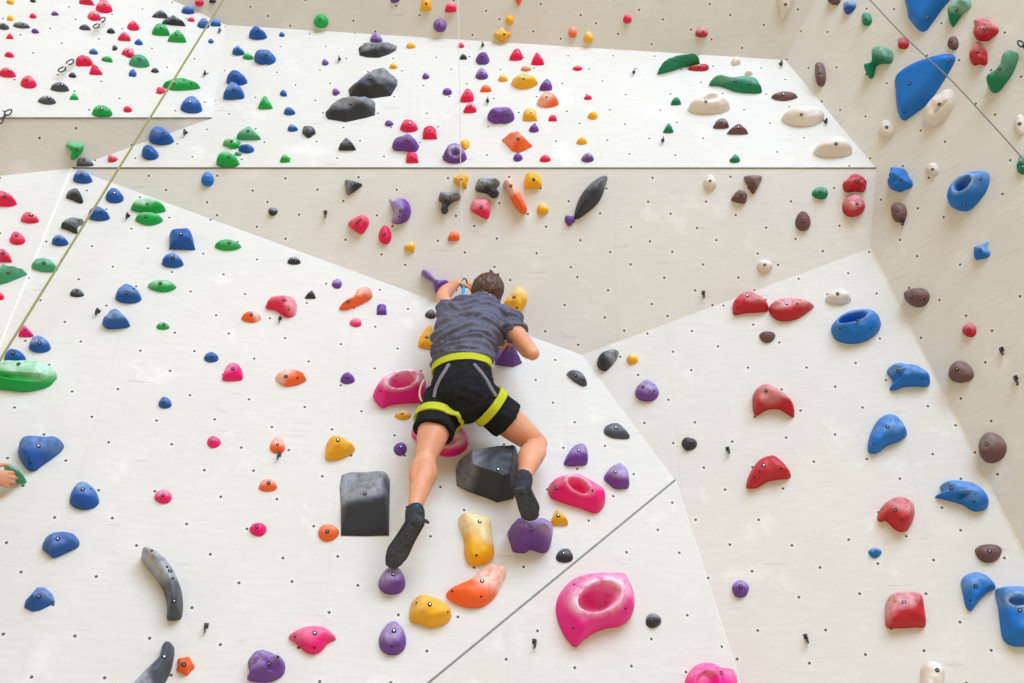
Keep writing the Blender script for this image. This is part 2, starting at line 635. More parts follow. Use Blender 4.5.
    for phase in (0, 1):
        Z = relief(N2, phase)
        for it in range(6):
            X = np.array(o3)[None] + P[:, :1] * np.array(pl.u)[None] + P[:, 1:] * np.array(pl.v)[None] + Z[:, None] * np.array(pl.n)[None]
            q = X - np.array(EYE)
            dd = q[:, 1] * CP + q[:, 2] * SP
            px = 512 + F * q[:, 0] / dd
            py = 341.5 - F * (-q[:, 1] * SP + q[:, 2] * CP) / dd
            N2 = np.c_[(px - cx) / (w / 2), (cy - py) / (h / 2)]
            if it == 5:
                break
            cw, chh = px.max() - px.min(), py.max() - py.min()
            sx, sy = np.clip(w / cw, .6, 1.5), np.clip(h / chh, .6, 1.5)
            ccx, ccy = (px.max() + px.min()) / 2, (py.max() + py.min()) / 2
            sh = pl.hit(cx, cy) - pl.hit(ccx, ccy)
            mid = (P.max(0) + P.min(0)) / 2
            P = (P - mid) * np.array([sx, sy]) + mid + np.array([sh.dot(pl.u), sh.dot(pl.v)])
            if h / chh < .62:
                Z = Z * .9
                H = H * .9
    # chalk that hands and shoes left; the default also paints a pale top highlight
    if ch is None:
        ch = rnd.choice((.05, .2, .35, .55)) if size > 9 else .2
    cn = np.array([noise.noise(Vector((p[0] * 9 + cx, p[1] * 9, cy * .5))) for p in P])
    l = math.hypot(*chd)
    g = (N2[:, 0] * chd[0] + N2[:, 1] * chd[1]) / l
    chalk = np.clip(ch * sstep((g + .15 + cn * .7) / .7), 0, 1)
    for pit in pits:
        if pit[5] > .5:
            chalk = np.clip(chalk + .8 * min(1, ch * 2) * np.exp(-((pit_q(N2, pit) - 1.25) / .3) ** 2), 0, 1)
    mid = (P.max(0) + P.min(0)) / 2
    base = o3 + pl.u * mid[0] + pl.v * mid[1]
    P = P - mid
    # boundary skirt down to the wall
    nV = len(P)
    edge_count = {}
    for f in f2:
        for i in range(len(f)):
            a, b = f[i], f[(i + 1) % len(f)]
            edge_count[(a, b)] = 1
    bnd = [(a, b) for (a, b) in edge_count if (b, a) not in edge_count]
    sk = {}
    vs = [(P[i, 0], P[i, 1], Z[i]) for i in range(nV)]
    for (a, b) in bnd:
        for i in (a, b):
            if i not in sk:
                sk[i] = len(vs)
                vs.append((P[i, 0], P[i, 1], 0.0004))
    fs = [tuple(f) for f in f2] + [(b, a, sk[a], sk[b]) for (a, b) in bnd]
    big = size >= 34
    nm = name or ('climbing_hold' if size > 10.4 else 'foothold')
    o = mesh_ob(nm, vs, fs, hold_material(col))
    me = o.data
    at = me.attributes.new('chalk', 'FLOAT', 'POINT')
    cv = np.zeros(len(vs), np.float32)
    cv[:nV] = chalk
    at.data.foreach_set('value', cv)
    if prof in ('roof', 'chamfer'):
        me.set_sharp_from_angle(angle=math.radians(38))
    o.matrix_world = frame(pl.u, pl.v, pl.n, base)
    # fixings
    if bolts is None:
        bolts = [(.5 + rnd.uniform(-.1, .1), .42)] if size >= 12.5 else []
    for which, lst in (('bolt', bolts), ('screw', screws)):
        for (x, y) in lst:
            dq = np.hypot((N2[:, 0] - (2 * x - 1)) * w / 2, (N2[:, 1] - (1 - 2 * y)) * h / 2)
            cand = np.where(dq < dq.min() + 1.2)[0]
            i = int(cand[np.argmax(Z[cand])])
            near = np.argsort((P[:, 0] - P[i, 0]) ** 2 + (P[:, 1] - P[i, 1]) ** 2)[:9]
            Am = np.c_[P[near], np.ones(len(near))]
            co, *_ = np.linalg.lstsq(Am, Z[near], rcond=None)
            nv = Vector((-co[0], -co[1], 1)).normalized()
            nv = (nv + Vector((0, 0, .5))).normalized()
            b = bpy.data.objects.new(which, bolt_mesh(which))
            COL.objects.link(b)
            b.parent = o
            b['label'] = 'steel hex bolt in a dark socket' if which == 'bolt' else 'small dark screw'
            r = .0105 if which == 'bolt' else .0062
            if size < 18:
                r *= .8
            b.matrix_local = Matrix.Translation(Vector((P[i, 0], P[i, 1], Z[i] + .0005))) @ nv.to_track_quat('Z', 'Y').to_matrix().to_4x4() @ Matrix.Scale(r, 4)
    HOLDS.append(dict(o=o, x=cx, y=cy, w=w, h=h, col=col, kind=kind, fac=k, shape=shape, look=look, label=label, poly=pts))
    return o


def crop(ox, oy, s, pts):
    return [(ox + x / s, oy + y / s) for x, y in pts]


def H(cx, cy, w, h, col, kind='dome', **kw):
    return hold((cx, cy, w, h), col, kind, **kw)


def HP(col, pts, **kw):
    n = kw.get('corner')
    ol = straight(pts, 60) if n else resample(pts, 80)
    lo, hi = ol.min(0), ol.max(0)
    c = (lo + hi) / 2
    return hold((c[0], c[1], hi[0] - lo[0], hi[1] - lo[1]), col, 'traced', pts=pts, **kw)


S5, S4, S3 = 5.095, 4.571, 3.73
# upper left slab
for a in (
    (10.4, 1.5, 8, 6, 'ye', 'dome'), (33, .5, 6, 4, 'bk', 'dome'), (10.4, 18, 7, 5.5, 'ye', 'dome'), (33, 15.7, 7.5, 5.5, 'pk', 'half'),
    (55, 13.4, 8, 4.6, 'pu', 'lump'), (3, 26.3, 13, 7, 'gy', 'lens'), (21.6, 25, 17.5, 6.8, 'gy', 'lens'), (35.3, 31, 8, 5, 'pu', 'dome'),
    (9.8, 36, 8, 6, 'pk', 'tri'), (9.2, 54.5, 9.8, 6, 'pk', 'dome'), (7.5, 72.4, 17.5, 10, 'pk', 'half'), (28.6, 81.8, 16.4, 13, 'pk', 'egg'),
    (60, 86.8, 18.8, 9.6, 'gy', 'half'), (47, 100, 18.5, 9, 'gy', 'lens'), (74, 96.4, 9.5, 6.8, 'gr', 'tri'), (102.3, 111, 20.5, 12, 'gr', 'dome'),
    (127.8, 109, 9, 6.6, 'pk', 'dome'), (72.4, 75, 8, 5.6, 'bk', 'dome'), (84.2, 60.4, 17.5, 11.5, 'pk', 'lump'), (96, 69.4, 13.5, 11, 'pk', 'tri'),
    (93.6, 51.4, 9.4, 6, 'bl', 'half'), (107, 59, 11.5, 6.5, 'gr', 'lump'), (115, 47.8, 5.5, 5.8, 'bk', 'lump'), (128, 52.6, 13.4, 10.5, 'pk', 'lump'),
    (139.5, 60.8, 21, 13, 'jd', 'half'), (132.7, 73, 8.2, 8.2, 'bl', 'lump'), (155, 70.3, 8.2, 5, 'bk', 'half'),
    (161, 90.5, 9.4, 7.2, 'pk', 'lump'), (191.5, 104.6, 22, 17, 'bl', 'half'), (87, 1.5, 16, 8, 'pk', 'quad'), (104.3, 6, 17, 14, 'pk', 'half'),
    (94, 15.8, 13.4, 10, 'pk', 'dome'), (133.4, 25.6, 12.6, 10, 'pk', 'half'), (124.3, 36.3, 13.2, 9.4, 'pk', 'wedge'), (111, 30.8, 8.6, 5.6, 'bk', 'half'),
    (85, 27.3, 12, 6, 'gy', 'half'), (138.6, 42, 8.6, 6.2, 'bl', 'dome'), (160, 14, 16.5, 8.4, 'gy', 'tri'), (173.7, 20.6, 24, 10.6, 'bk', 'tri'),
    (161, 29.4, 18, 12.4, 'gr', 'wedge'), (177, 36, 19, 12.6, 'gr', 'tri'), (191, 19.4, 7.4, 4.8, 'pk', 'dome'), (188, 9.8, 13.4, 8.6, 'bl', 'half'),
    (203.5, 23.2, 12.5, 10.4, 'bl', 'half'), (215.7, 22, 10.6, 8.6, 'bl', 'wedge'), (211, 41, 5.8, 5, 'bl', 'dome')):
    k = 'wall_upper_left' if a[0] < 205 else None
    H(*a, fac='wall_upper_left')
HP('gr', crop(0, 0, S5, [(830, 432), (885, 402), (940, 398), (1010, 425), (1018, 435), (960, 452), (890, 460), (850, 452)]), fac='wall_upper_left', ch=.1,
   shape='long lens-shaped', bolts=[(.3, .4)], screws=[(.55, .3), (.75, .5)])
# shaded roof at the top
for a in ((199.2, 1.5, 9, 9.5, 'pk', 'dome'), (212.5, .5, 7.4, 6, 'bk', 'lump'), (321, 21, 14.8, 14, 'gr', 'egg'), (395, 0, 9, 6, 'pu', 'dome'),
          (426, 4, 11, 14, 'ye', 'wedge'), (450.6, 7, 11.6, 11, 'pk', 'wedge'), (440, 25, 13.4, 14, 'pu', 'penta'), (518.5, 1, 8.4, 9, 'or', 'tri'),
          (509.5, 19.8, 8.4, 9.6, 'ye', 'egg'), (572.7, 32, 8.4, 11.8, 'or', 'egg'), (588.4, 37.3, 9.4, 12, 'ye', 'egg'),
          (627.5, 19.2, 8.6, 8.8, 'pk', 'dome'), (701.5, 32.4, 12.6, 10.4, 'rd', 'dome')):
    H(*a, fac='wall_top', rot=180 if a[5] == 'tri' else 0)
HP('wh', crop(600, 0, S5, [(905, -20), (915, 60), (918, 100), (932, 110), (950, 80), (975, 40), (992, -25)]), fac='wall_top', shape='long pointed', hk=.4)
HP('ye', crop(400, 0, S5, [(480, 165), (500, 160), (522, 138), (545, 163), (569, 172), (548, 195), (520, 212), (490, 196)]), fac='wall_top', shape='three-pronged', bumps=[(.2, .3, .3, .2), (.8, .5, .3, .2)])
# bright upper slab
for a in (
    (258, 32.8, 18.4, 13.4, 'bl', 'half'), (282, 34.3, 5.8, 5, 'bl', 'dome'), (238.5, 50.6, 12.6, 9.6, 'bl', 'half'), (248, 56, 10.8, 7.4, 'gr', 'dome'),
    (237, 77.5, 21.4, 15, 'bl', 'half'), (265.5, 102.3, 14.8, 13.4, 'gr', 'tri'), (283.4, 93, 7.4, 7, 'bl', 'lump'),
    (289.7, 111, 11.6, 8.2, 'bl', 'half'), (292.8, 127.8, 10.4, 7.4, 'bl', 'dome'), (325.4, 62.2, 6.8, 6.4, 'pu', 'dome'), (336.2, 92, 7.8, 7.2, 'pu', 'lump'),
    (376.3, 37.5, 12.6, 10.4, 'pu', 'half'), (393.5, 66, 8.6, 5.6, 'ye', 'half'), (389.2, 123.3, 8.6, 6.4, 'pu', 'dome'), (309, 131.8, 13.4, 12, 'bk', 'lump'),
    (231.8, 143.5, 18, 10.4, 'gr', 'lump'), (246.3, 148.7, 16, 9, 'bl', 'dome'), (238.2, 153.8, 8, 4.4, 'jd', 'lens'), (285, 158.3, 10.4, 8, 'gr', 'wedge'),
    (411, 45.5, 9.6, 6, 'ye', 'dome'), (461.2, 45.3, 6.6, 5.4, 'pk', 'dome'), (463.4, 56.7, 7.6, 5.6, 'bk', 'wedge'),
    (481.8, 73.6, 12.8, 11.6, 'pu', 'dome'), (516.2, 54.4, 13.6, 12, 'pk', 'wedge'), (537.8, 58.7, 13.6, 12.6, 'pk', 'tri'), (426, 76, 7.2, 6.6, 'pu', 'dome'),
    (526, 68.7, 10.8, 5.4, 'or', 'lens'), (503, 78, 10, 7.4, 'ye', 'half'), (545.8, 84.8, 13, 11.6, 'pu', 'wedge'),
    (577.6, 68, 10.2, 5.6, 'pk', 'lens'), (447.3, 91.5, 9.6, 7.6, 'pu', 'dome'), (485.8, 88.5, 11.6, 7.2, 'or', 'wedge'), (467, 95.4, 14, 13.6, 'pk', 'wedge'),
    (470, 107.7, 13.4, 10.2, 'pk', 'wedge'), (530, 114.4, 14.6, 12.6, 'ye', 'quad'), (552.7, 117.8, 8.6, 6.6, 'pk', 'quad'),
    (588, 97.2, 8, 5.2, 'pk', 'half'), (592.7, 115.4, 10.2, 8, 'ye', 'dome'), (533.9, 128.2, 10.2, 8.2, 'pu', 'half'), (409, 125.6, 18, 12.6, 'pk', 'half'),
    (430, 132.4, 14.6, 13.4, 'pk', 'quad'), (412.4, 157.3, 13, 11, 'pk', 'quad'), (464.8, 144.5, 10, 11, 'ye', 'lump'), (518, 157.3, 9.6, 8.2, 'pu', 'dome'),
    (545.2, 158.3, 11.2, 7.4, 'pk', 'half'), (587.6, 157.3, 12.6, 9.6, 'pu', 'egg'), (581.8, 140.8, 11, 7.4, 'ye', 'half'),
    (736, 61.2, 10, 9.4, 'wh', 'lump'), (748.6, 72.6, 8.4, 6.4, 'wh', 'half'), (676, 101, 10.4, 8, 'tl', 'wedge'), (668.3, 128, 10.6, 10, 'tl', 'tri'),
    (734.8, 158.7, 11, 8, 'tl', 'dome'), (721, 123.3, 16, 10.4, 'br', 'wedge'), (737.6, 129, 21.4, 10.4, 'br', 'tri'), (784.5, 96, 26.4, 9.4, 'br', 'lens'),
    (113, 158, 10, 8.2, 'pk', 'lump'), (85, 161.6, 17.5, 9.2, 'gy', 'wedge'), (161.5, 135.6, 25, 18, 'bl', 'half'), (150.2, 152.3, 17, 15, 'bl', 'egg')):
    H(*a, fac='wall_upper_center')
H(233.8, 90.5, 21.4, 17.4, 'bl', 'wedge', fac='wall_upper_center', bolts=[(.55, .5)])
H(265, 57, 22, 15, 'bl', 'lobes', fac='wall_upper_center', bumps=[(.3, .4, .3, .3), (.7, .55, .25, .2)])
H(347.2, 144, 17.6, 12.4, 'bk', 'tri', fac='wall_upper_center', bumps=[(.3, .6, .2, .25), (.7, .6, .2, .25)])
H(248.5, 133, 25, 13.4, 'jd', 'tri', fac='wall_upper_center', rot=0, ch=.4)
H(228, 158.9, 23.4, 16.6, 'gr', 'half', fac='wall_upper_center', ch=.7)
H(482.6, 58.3, 14, 12.6, 'pu', 'lobes', fac='wall_upper_center', bumps=[(.65, .3, .3, .4)])
H(405.7, 143, 27, 18, 'pu', 'lump', fac='wall_upper_center', bumps=[(.6, .4, .3, .3)])
H(501, 115.2, 27.4, 16.4, 'pu', 'lobes', fac='wall_upper_center', bumps=[(.24, .5, .3, .6), (.76, .45, .32, .6)], bolts=[(.25, .5), (.82, .5)])
H(454.8, 153, 24, 20, 'pu', 'half', fac='wall_upper_center', pits=[(.52, .42, .2, .16, 0, .75)], bolts=[], look='with a hollow chalky centre', ch=.4)
H(524.6, 81, 27, 15.4, 'ye', 'lens', fac='wall_upper_center', bumps=[(.35, .4, .2, .3), (.7, .5, .2, .3)], ch=.3)
H(547.8, 99.3, 22, 15.4, 'or', 'half', fac='wall_upper_center', ch=.7, chd=(-1, .6))
HP('bk', crop(200, 0, S5, [(808, 235), (820, 222), (900, 215), (985, 214), (1003, 222), (1000, 245), (960, 272), (910, 292), (850, 290), (812, 278)]),
   fac='wall_upper_center', prof='roof', hk=.55, corner=True, cuts=[(.1, .5, .8)], name='climbing_volume', ch=.5, bolts=[(.35, .3)], shape='faceted')
HP('bk', crop(200, 0, S5, [(757, 440), (790, 415), (850, 365), (920, 345), (985, 348), (1005, 380), (1003, 410), (970, 478), (880, 495), (800, 498), (762, 485)]),
   fac='wall_upper_center', prof='roof', hk=.6, corner=True, cuts=[(-.15, .5, .85), (.1, -.5, 1.0)], name='climbing_volume', ch=.5, bolts=[(.45, .4)], shape='large faceted')
HP('bk', crop(200, 0, S5, [(640, 560), (670, 530), (750, 500), (880, 490), (893, 505), (890, 575), (850, 590), (740, 618), (650, 600), (640, 580)]),
   fac='wall_upper_center', prof='roof', hk=.6, corner=True, cuts=[(.2, .5, .85), (-.2, -.4, 1.0)], name='climbing_volume', ch=.5, bolts=[(.5, .35)], shape='wedge-shaped')
HP('or', crop(400, 120, S5, [(518, 72), (575, 58), (625, 65), (675, 118), (640, 145), (605, 165), (570, 150), (545, 110)]), corner=True,
   fac='wall_upper_center', prof='roof', hk=.6, cuts=[(.3, .2, .9)], shape='faceted wedge', ch=.3, chd=(-1, 1))
HP('tl', crop(600, 0, S5, [(292, 370), (330, 315), (390, 285), (460, 272), (512, 290), (480, 300), (430, 308), (370, 345), (310, 372)]),
   fac='wall_upper_center', shape='curved crescent', bolts=[(.4, .35), (.6, .25)], hk=.6)
HP('tl', crop(600, 0, S5, [(555, 410), (575, 385), (620, 382), (670, 395), (740, 392), (790, 405), (815, 440), (822, 470), (760, 472), (690, 462), (650, 440), (610, 420), (570, 418)]),
   fac='wall_upper_center', shape='long fish-shaped', bolts=[(.5, .4), (.75, .55)], hk=.55)
HP('rd', crop(600, 0, S5, [(445, 348), (480, 332), (540, 325), (556, 340), (540, 360), (480, 360)]), fac='wall_upper_center', shape='flat lens-shaped', hk=.5)
H(709, 103, 42, 21.5, 'wh', 'half', fac='wall_upper_center', rot=4, shape='large half-round', pits=[(.6, .25, .22, .08, 10, .3)], ch=.6, hk=.45)
H(803, 116, 43, 20.5, 'wh', 'dome', fac='wall_upper_center', shape='large rounded', bumps=[(.4, .3, .3, .15)], ch=.5, hk=.45)
H(832.8, 146.5, 39, 21, 'wh', 'half', fac='wall_upper_center', shape='large rounded', bumps=[(.6, .4, .3, .15)], ch=.4, hk=.45)
# shaded overhang, far left
HP('gr', crop(0, 120, S5, [(335, 128), (350, 112), (390, 118), (422, 118), (424, 155), (400, 185), (375, 204), (360, 195), (365, 160), (345, 142)]), fac='wall_left', shape='three-pointed', hk=.55)
# shaded band under the ledge
for a in ((207.5, 179, 12.6, 14.8, 'cb', 'egg'), (273, 211.5, 9.4, 8.4, 'bk', 'dome'), (385, 234.8, 12.8, 18.8, 'pk', 'egg'), (461, 180.6, 14.8, 14.8, 'ye', 'lump'),
          (532.9, 180.5, 18, 16.8, 'ye', 'wedge'), (542.7, 209, 11.8, 12.4, 'ye', 'dome'), (570, 220.7, 10.6, 11.2, 'pu', 'lump'), (453.6, 235.8, 12, 10.4, 'or', 'wedge'),
          (409.8, 247, 10.8, 11.2, 'ye', 'lump'), (710, 182.4, 13, 15.4, 'wh', 'egg'), (803, 221, 15.4, 19.8, 'br', 'egg'), (765, 266, 15.8, 12.8, 'wh', 'dome'),
          (820, 193, 16, 12.8, 'tl', 'dome')):
    H(*a, fac='wall_center')
H(753, 184.7, 18.4, 19, 'br', 'tri', rot=180, fac='wall_center', shape='downward-pointing', wob=.03)
H(739, 196.8, 16.4, 14, 'br', 'wedge', fac='wall_center', rot=-20)
H(854.7, 183.2, 24, 18.6, 'rd', 'lump', fac='wall_center', bumps=[(.25, .35, .22, .4), (.7, .3, .22, .4), (.5, .7, .25, .3)], look='with knobbly lumps', knob=.9)
H(853.8, 205.5, 23, 23, 'rd', 'egg', rot=15, fac='wall_center', ch=.55, look='with chalky top')
H(353.5, 187.3, 17.4, 15.4, 'bk', 'tri', rot=160, fac='wall_center', ch=.4, chd=(-1, 0), look='with pale swirl')
HP('pu', crop(384, 100, 4, [(22, 393), (38, 405), (60, 391), (92, 402), (108, 440), (97, 478), (62, 496), (30, 488), (40, 455), (30, 425)]), fac='wall_center', shape='horned D-shaped', ch=.5, chd=(-1, .6), bumps=[(.6, .5, .3, .3)], bolts=[(.5, .45)], screws=[(.45, .75)])
H(358.6, 224.6, 21, 19, 'pk', 'wedge', rot=-40, fac='wall_center', pits=[(.5, .4, .22, .1, 50, .3)])
H(480.5, 209, 21, 20, 'pk', 'wedge', rot=80, fac='wall_center', hk=.45)
HP('bk', crop(400, 120, S5, [(198, 385), (210, 370), (240, 368), (290, 362), (312, 380), (305, 402), (270, 415), (245, 440), (243, 470), (220, 478), (207, 460), (215, 425), (198, 405)]),
   fac='wall_center', shape='three-armed', bumps=[(.12, .2, .2, .5), (.88, .25, .2, .5), (.3, .9, .2, .5)], hk=.55)
HP('bk', crop(400, 120, S5, [(385, 335), (400, 300), (420, 295), (500, 305), (508, 325), (490, 345), (505, 370), (495, 392), (470, 397), (440, 375), (390, 362)]),
   fac='wall_center', shape='square knobbly', knob=.9, bumps=[(.2, .4, .25, .4), (.85, .2, .2, .5), (.8, .8, .2, .5)], ch=.6)
HP('or', crop(400, 120, S5, [(530, 310), (545, 298), (570, 305), (590, 340), (630, 410), (648, 455), (635, 478), (610, 470), (580, 430), (545, 360), (528, 330)]),
   fac='wall_center', shape='long slanting', ch=.85, chd=(-.5, 1), bolts=[(.3, .25)], hk=.6)
HP('bk', [(607, 176), (606.5, 182), (600, 200), (588, 212), (577, 219), (574.5, 214), (579, 199), (588, 186), (600, 177)], fac='wall_center', shape='large leaf-shaped',
   ch=.25, hk=.5, prof='soft', bolts=[(.35, .4)], screws=[(.15, .85)], name='climbing_volume')
HP('pu', crop(400, 240, S5, [(108, 165), (120, 150), (145, 160), (190, 205), (235, 205), (250, 215), (225, 250), (195, 285), (180, 270), (165, 215), (125, 190)]),
   fac='wall_center', shape='horn-shaped', hk=.45, bumps=[(.65, .55, .3, .3)])
HP('ye', crop(400, 240, S5, [(530, 325), (555, 285), (600, 240), (640, 265), (648, 310), (620, 360), (600, 380), (560, 350)]), corner=False,
   fac='wall_center', shape='blocky oval', hk=.5, bolts=[(.4, .35)], screws=[(.5, .78)])
# right-hand wall
HP('cb', crop(800, 0, S4, [(495, -80), (492, 60), (510, 100), (545, 140), (575, 140), (600, 110), (650, 40), (700, -20), (740, -80)]), fac='wall_right', shape='large flat shield-shaped',
   prof='flat', hk=.2, bolts=[(.4, .75)], name='climbing_volume', wob=.01, ch=0)
HP('cb', crop(800, 0, S4, [(435, 410), (440, 350), (520, 290), (640, 250), (705, 255), (690, 310), (590, 460), (500, 535), (470, 550), (445, 510)]), fac='wall_right', shape='large flat fin-shaped',
   prof='flat', hk=.22, bolts=[(.25, .43), (.9, .1)], screws=[(.15, .9)], name='climbing_volume', wob=.01, ch=0)
HP('tl', crop(800, 0, S4, [(675, 55), (690, 30), (720, 10), (770, -10), (780, 25), (740, 60), (710, 100), (690, 122), (678, 100)]), fac='wall_right', shape='bent', hk=.55)
HP('tl', crop(800, 0, S4, [(292, 320), (300, 300), (330, 285), (335, 235), (365, 212), (415, 220), (425, 260), (405, 285), (370, 285), (340, 300), (325, 350), (305, 358)]), fac='wall_right',
   shape='hooked', hk=.5, ch=.5, chd=(.3, 1))
HP('tl', crop(800, 0, S4, [(852, 380), (870, 355), (920, 310), (940, 260), (970, 230), (995, 235), (992, 270), (965, 330), (920, 390), (890, 420), (860, 420)]), fac='wall_right',
   shape='long curved', hk=.55, ch=.3)
HP('wh', crop(800, 0, S4, [(565, 525), (589, 475), (634, 435), (689, 407), (707, 435), (699, 485), (659, 545), (609, 580), (574, 575)]), fac='wall_right', shape='large shell-shaped', hk=.4, ch=.5,
   pits=[(.55, .45, .3, .05, 45, .25)])
for a in ((833.9, .8, 13.4, 8, 'br', 'dome'), (849.7, 7.7, 13, 13.4, 'bl', 'half'), (866.7, 19.3, 10.4, 13.2, 'tl', 'lens'), (953, 43.3, 11, 14, 'br', 'egg'),
          (903.3, 43.2, 11.2, 11.8, 'rd', 'lens'), (820.3, 74.4, 11, 24.4, 'br', 'lens'), (887, 128.8, 15, 18.4, 'wh', 'egg'), (1020, 125, 11, 21, 'wh', 'egg'),
          (932.4, 169.2, 13, 13.2, 'wh', 'egg'), (898.9, 212.5, 16, 19.8, 'br', 'lens'), (969.3, 330, 14.2, 14.4, 'rd', 'egg')):
    H(*a, fac='wall_right', rot={11: 62}.get(0, 0) + (50 if a[5] in ('lens', 'half') else -20))
H(986, 29.5, 25.4, 23.4, 'rd', 'lump', fac='wall_right', bumps=[(.3, .6, .25, .4), (.7, .3, .25, .4), (.75, .75, .2, .3)], look='with knobbly lumps', knob=.9)
H(978.3, 53.6, 18.4, 24, 'rd', 'lump', fac='wall_right', ch=.6, knob=.7, bumps=[(.4, .4, .25, .3), (.5, .75, .2, .3)])
H(900, 179.7, 25.4, 25, 'cb', 'lump', fac='wall_right', bumps=[(.3, .4, .25, .35), (.7, .6, .25, .35)], look='with ridged folds', knob=.9)
H(1023, 165, 13, 19, 'tl', 'lump', fac='wall_right', knob=.8, bumps=[(.3, .3, .2, .4), (.4, .7, .2, .4)])
HP('cb', crop(800, 120, S4, [(672, 360), (690, 310), (730, 265), (790, 238), (850, 235), (865, 265), (850, 320), (800, 385), (760, 415), (710, 410), (680, 390)]), fac='wall_right',
   pits=[(.36, .31, .22, .12, 42, .88)], bolts=[(.8, .2), (.42, .85)], shape='large pocketed', look='with a deep oval hole', hk=.5, ch=.25)
HP('cb', crop(800, 120, S4, [(795, 595), (800, 580), (835, 570), (850, 555), (862, 560), (855, 585), (868, 605), (862, 625), (830, 635), (800, 638), (794, 620)]), fac='wall_right', shape='notched', hk=.5)
H(916.5, 297.5, 26, 19.4, 'br', 'egg', rot=75, fac='wall_right', bolts=[(.28, .35)], screws=[(.8, .65)], ch=.3)
H(961, 371.7, 25.4, 22, 'br', 'dome', fac='wall_right', bolts=[(.35, .3)], ch=.3)
H(992.5, 447.7, 28, 31, 'br', 'egg', rot=25, fac='wall_right', bolts=[(.32, .35)], ch=.4)
# far left wall
for a in ((4, 198.4, 26, 15.6, 'pk', 'half'), (30, 217.4, 18.4, 11.4, 'pk', 'half'), (17.3, 238, 16, 13.4, 'pk', 'egg'), (2.5, 255.3, 19, 13.6, 'pk', 'quad'), (-.5, 296, 9.4, 8, 'pk', 'dome')):
    H(*a, fac='wall_far_left')
HP('jd', crop(0, 240, S5, [(-30, 180), (0, 130), (60, 135), (130, 125), (138, 145), (90, 175), (30, 210), (-10, 225)]), fac='wall_far_left', shape='wedge-shaped', corner=True, prof='roof', hk=.6)
H(44.3, 265, 26.4, 14.6, 'jd', 'half', rot=-12, fac='wall_far_left', ch=.3)
# big lower left slab
for a in ((82.8, 176.7, 19.6, 13.4, 'bl', 'half'), (114.6, 195.5, 18.4, 15, 'bl', 'egg'), (99, 213.4, 22, 14.4, 'bl', 'half'), (60.2, 240.3, 17, 11.2, 'bl', 'half'),
          (228, 244.8, 26.6, 11.4, 'gr', 'lens'), (77, 292.6, 14.4, 8.6, 'bk', 'half'), (162, 285.8, 29, 12.4, 'gr', 'lens'), (163, 325.8, 13.6, 7.6, 'gr', 'half'),
          (26, 331, 15.4, 11.8, 'hp', 'tri'), (294, 260.6, 13.6, 7.8, 'bk', 'half'), (310.3, 294.6, 11.2, 8.2, 'bk', 'tri'),
          (336.8, 283.6, 10.2, 10, 'pu', 'dome'), (381.7, 309.3, 10.2, 11, 'pu', 'quad'), (355.6, 322.4, 12.2, 9, 'hp', 'dome'), (211.2, 357, 14.6, 10.4, 'bl', 'egg'),
          (347.6, 378, 14.4, 11.6, 'pu', 'dome'), (430.5, 314, 11, 9.4, 'bk', 'dome'), (403, 414.8, 17, 10, 'ye', 'lens'), (400.2, 449, 13.4, 13.4, 'pu', 'dome'),
          (165, 402.5, 13.4, 11.8, 'bl', 'half'), (163, 496.5, 17.6, 14.2, 'hp', 'dome'), (214, 442, 13.8, 11.8, 'hp', 'dome'), (268, 485, 18.4, 12.6, 'or', 'half'),
          (258, 529.5, 17.2, 13.4, 'hp', 'dome'), (564.5, 555.5, 17.4, 14, 'bk', 'dome'), (559, 517.5, 18.8, 15.4, 'ye', 'tri')):
    H(*a, fac='wall_lower_left')
H(148.4, 205.5, 35, 14.8, 'gr', 'half', fac='wall_lower_left', ch=.7, shape='wide half-round')
H(149.2, 218.7, 28, 13, 'gr', 'lens', fac='wall_lower_left', ch=.4, shape='wide lens-shaped')
HP('bk', crop(0, 120, S5, [(335, 388), (360, 362), (398, 348), (415, 370), (424, 415), (405, 424), (370, 405)]), fac='wall_lower_left', ch=.5, chd=(-.5, 1), shape='pointed')
HP('bk', crop(0, 120, S5, [(310, 540), (330, 515), (375, 500), (430, 497), (425, 512), (395, 530), (388, 575), (372, 574), (340, 555)]), fac='wall_lower_left', ch=.6, chd=(.5, 1), shape='curved claw-shaped')
H(182, 238.8, 26.6, 21.4, 'bl', 'quad', fac='wall_lower_left', shape='blocky', bumps=[(.85, .3, .3, .3)], bolts=[(.5, .3)])
H(128.5, 293.4, 26.2, 19.6, 'bl', 'half', fac='wall_lower_left', bolts=[(.45, .5)], screws=[(.75, .25)], shape='large half-round')
H(172.7, 260, 22, 15, 'bl', 'half', fac='wall_lower_left')
HP('bl', crop(0, 240, S5, [(520, 410), (540, 395), (560, 360), (595, 350), (625, 365), (650, 395), (662, 430), (620, 445), (560, 452), (535, 445)]), fac='wall_lower_left', shape='three-lobed',
   bumps=[(.5, .2, .25, .3), (.12, .6, .2, .3), (.6, .75, .35, .45)], bolts=[])
H(39.8, 344, 22, 17, 'bl', 'half', fac='wall_lower_left')
H(15, 355.8, 22, 14, 'bl', 'half', fac='wall_lower_left', lift=0)
HP('gr', crop(0, 240, S5, [(-25, 640), (30, 618), (100, 612), (200, 620), (275, 645), (290, 680), (275, 705), (240, 740), (140, 770), (50, 765), (-25, 745)]), fac='wall_lower_left', ch=.95, chd=(.25, 1),
   shape='huge wide lip-shaped', bolts=[(.4, .08)], hk=.5, name='climbing_volume', pits=[(.5, .52, .42, .05, -4, .2)])
HP('pk', crop(200, 240, S5, [(335, 320), (360, 290), (410, 282), (450, 285), (490, 300), (492, 340), (480, 380), (440, 392), (410, 370), (380, 345), (345, 340)]), fac='wall_lower_left',
   ch=.6, chd=(1, 1), shape='large kidney-shaped', bolts=[(.55, .25)], screws=[(.7, .7)])
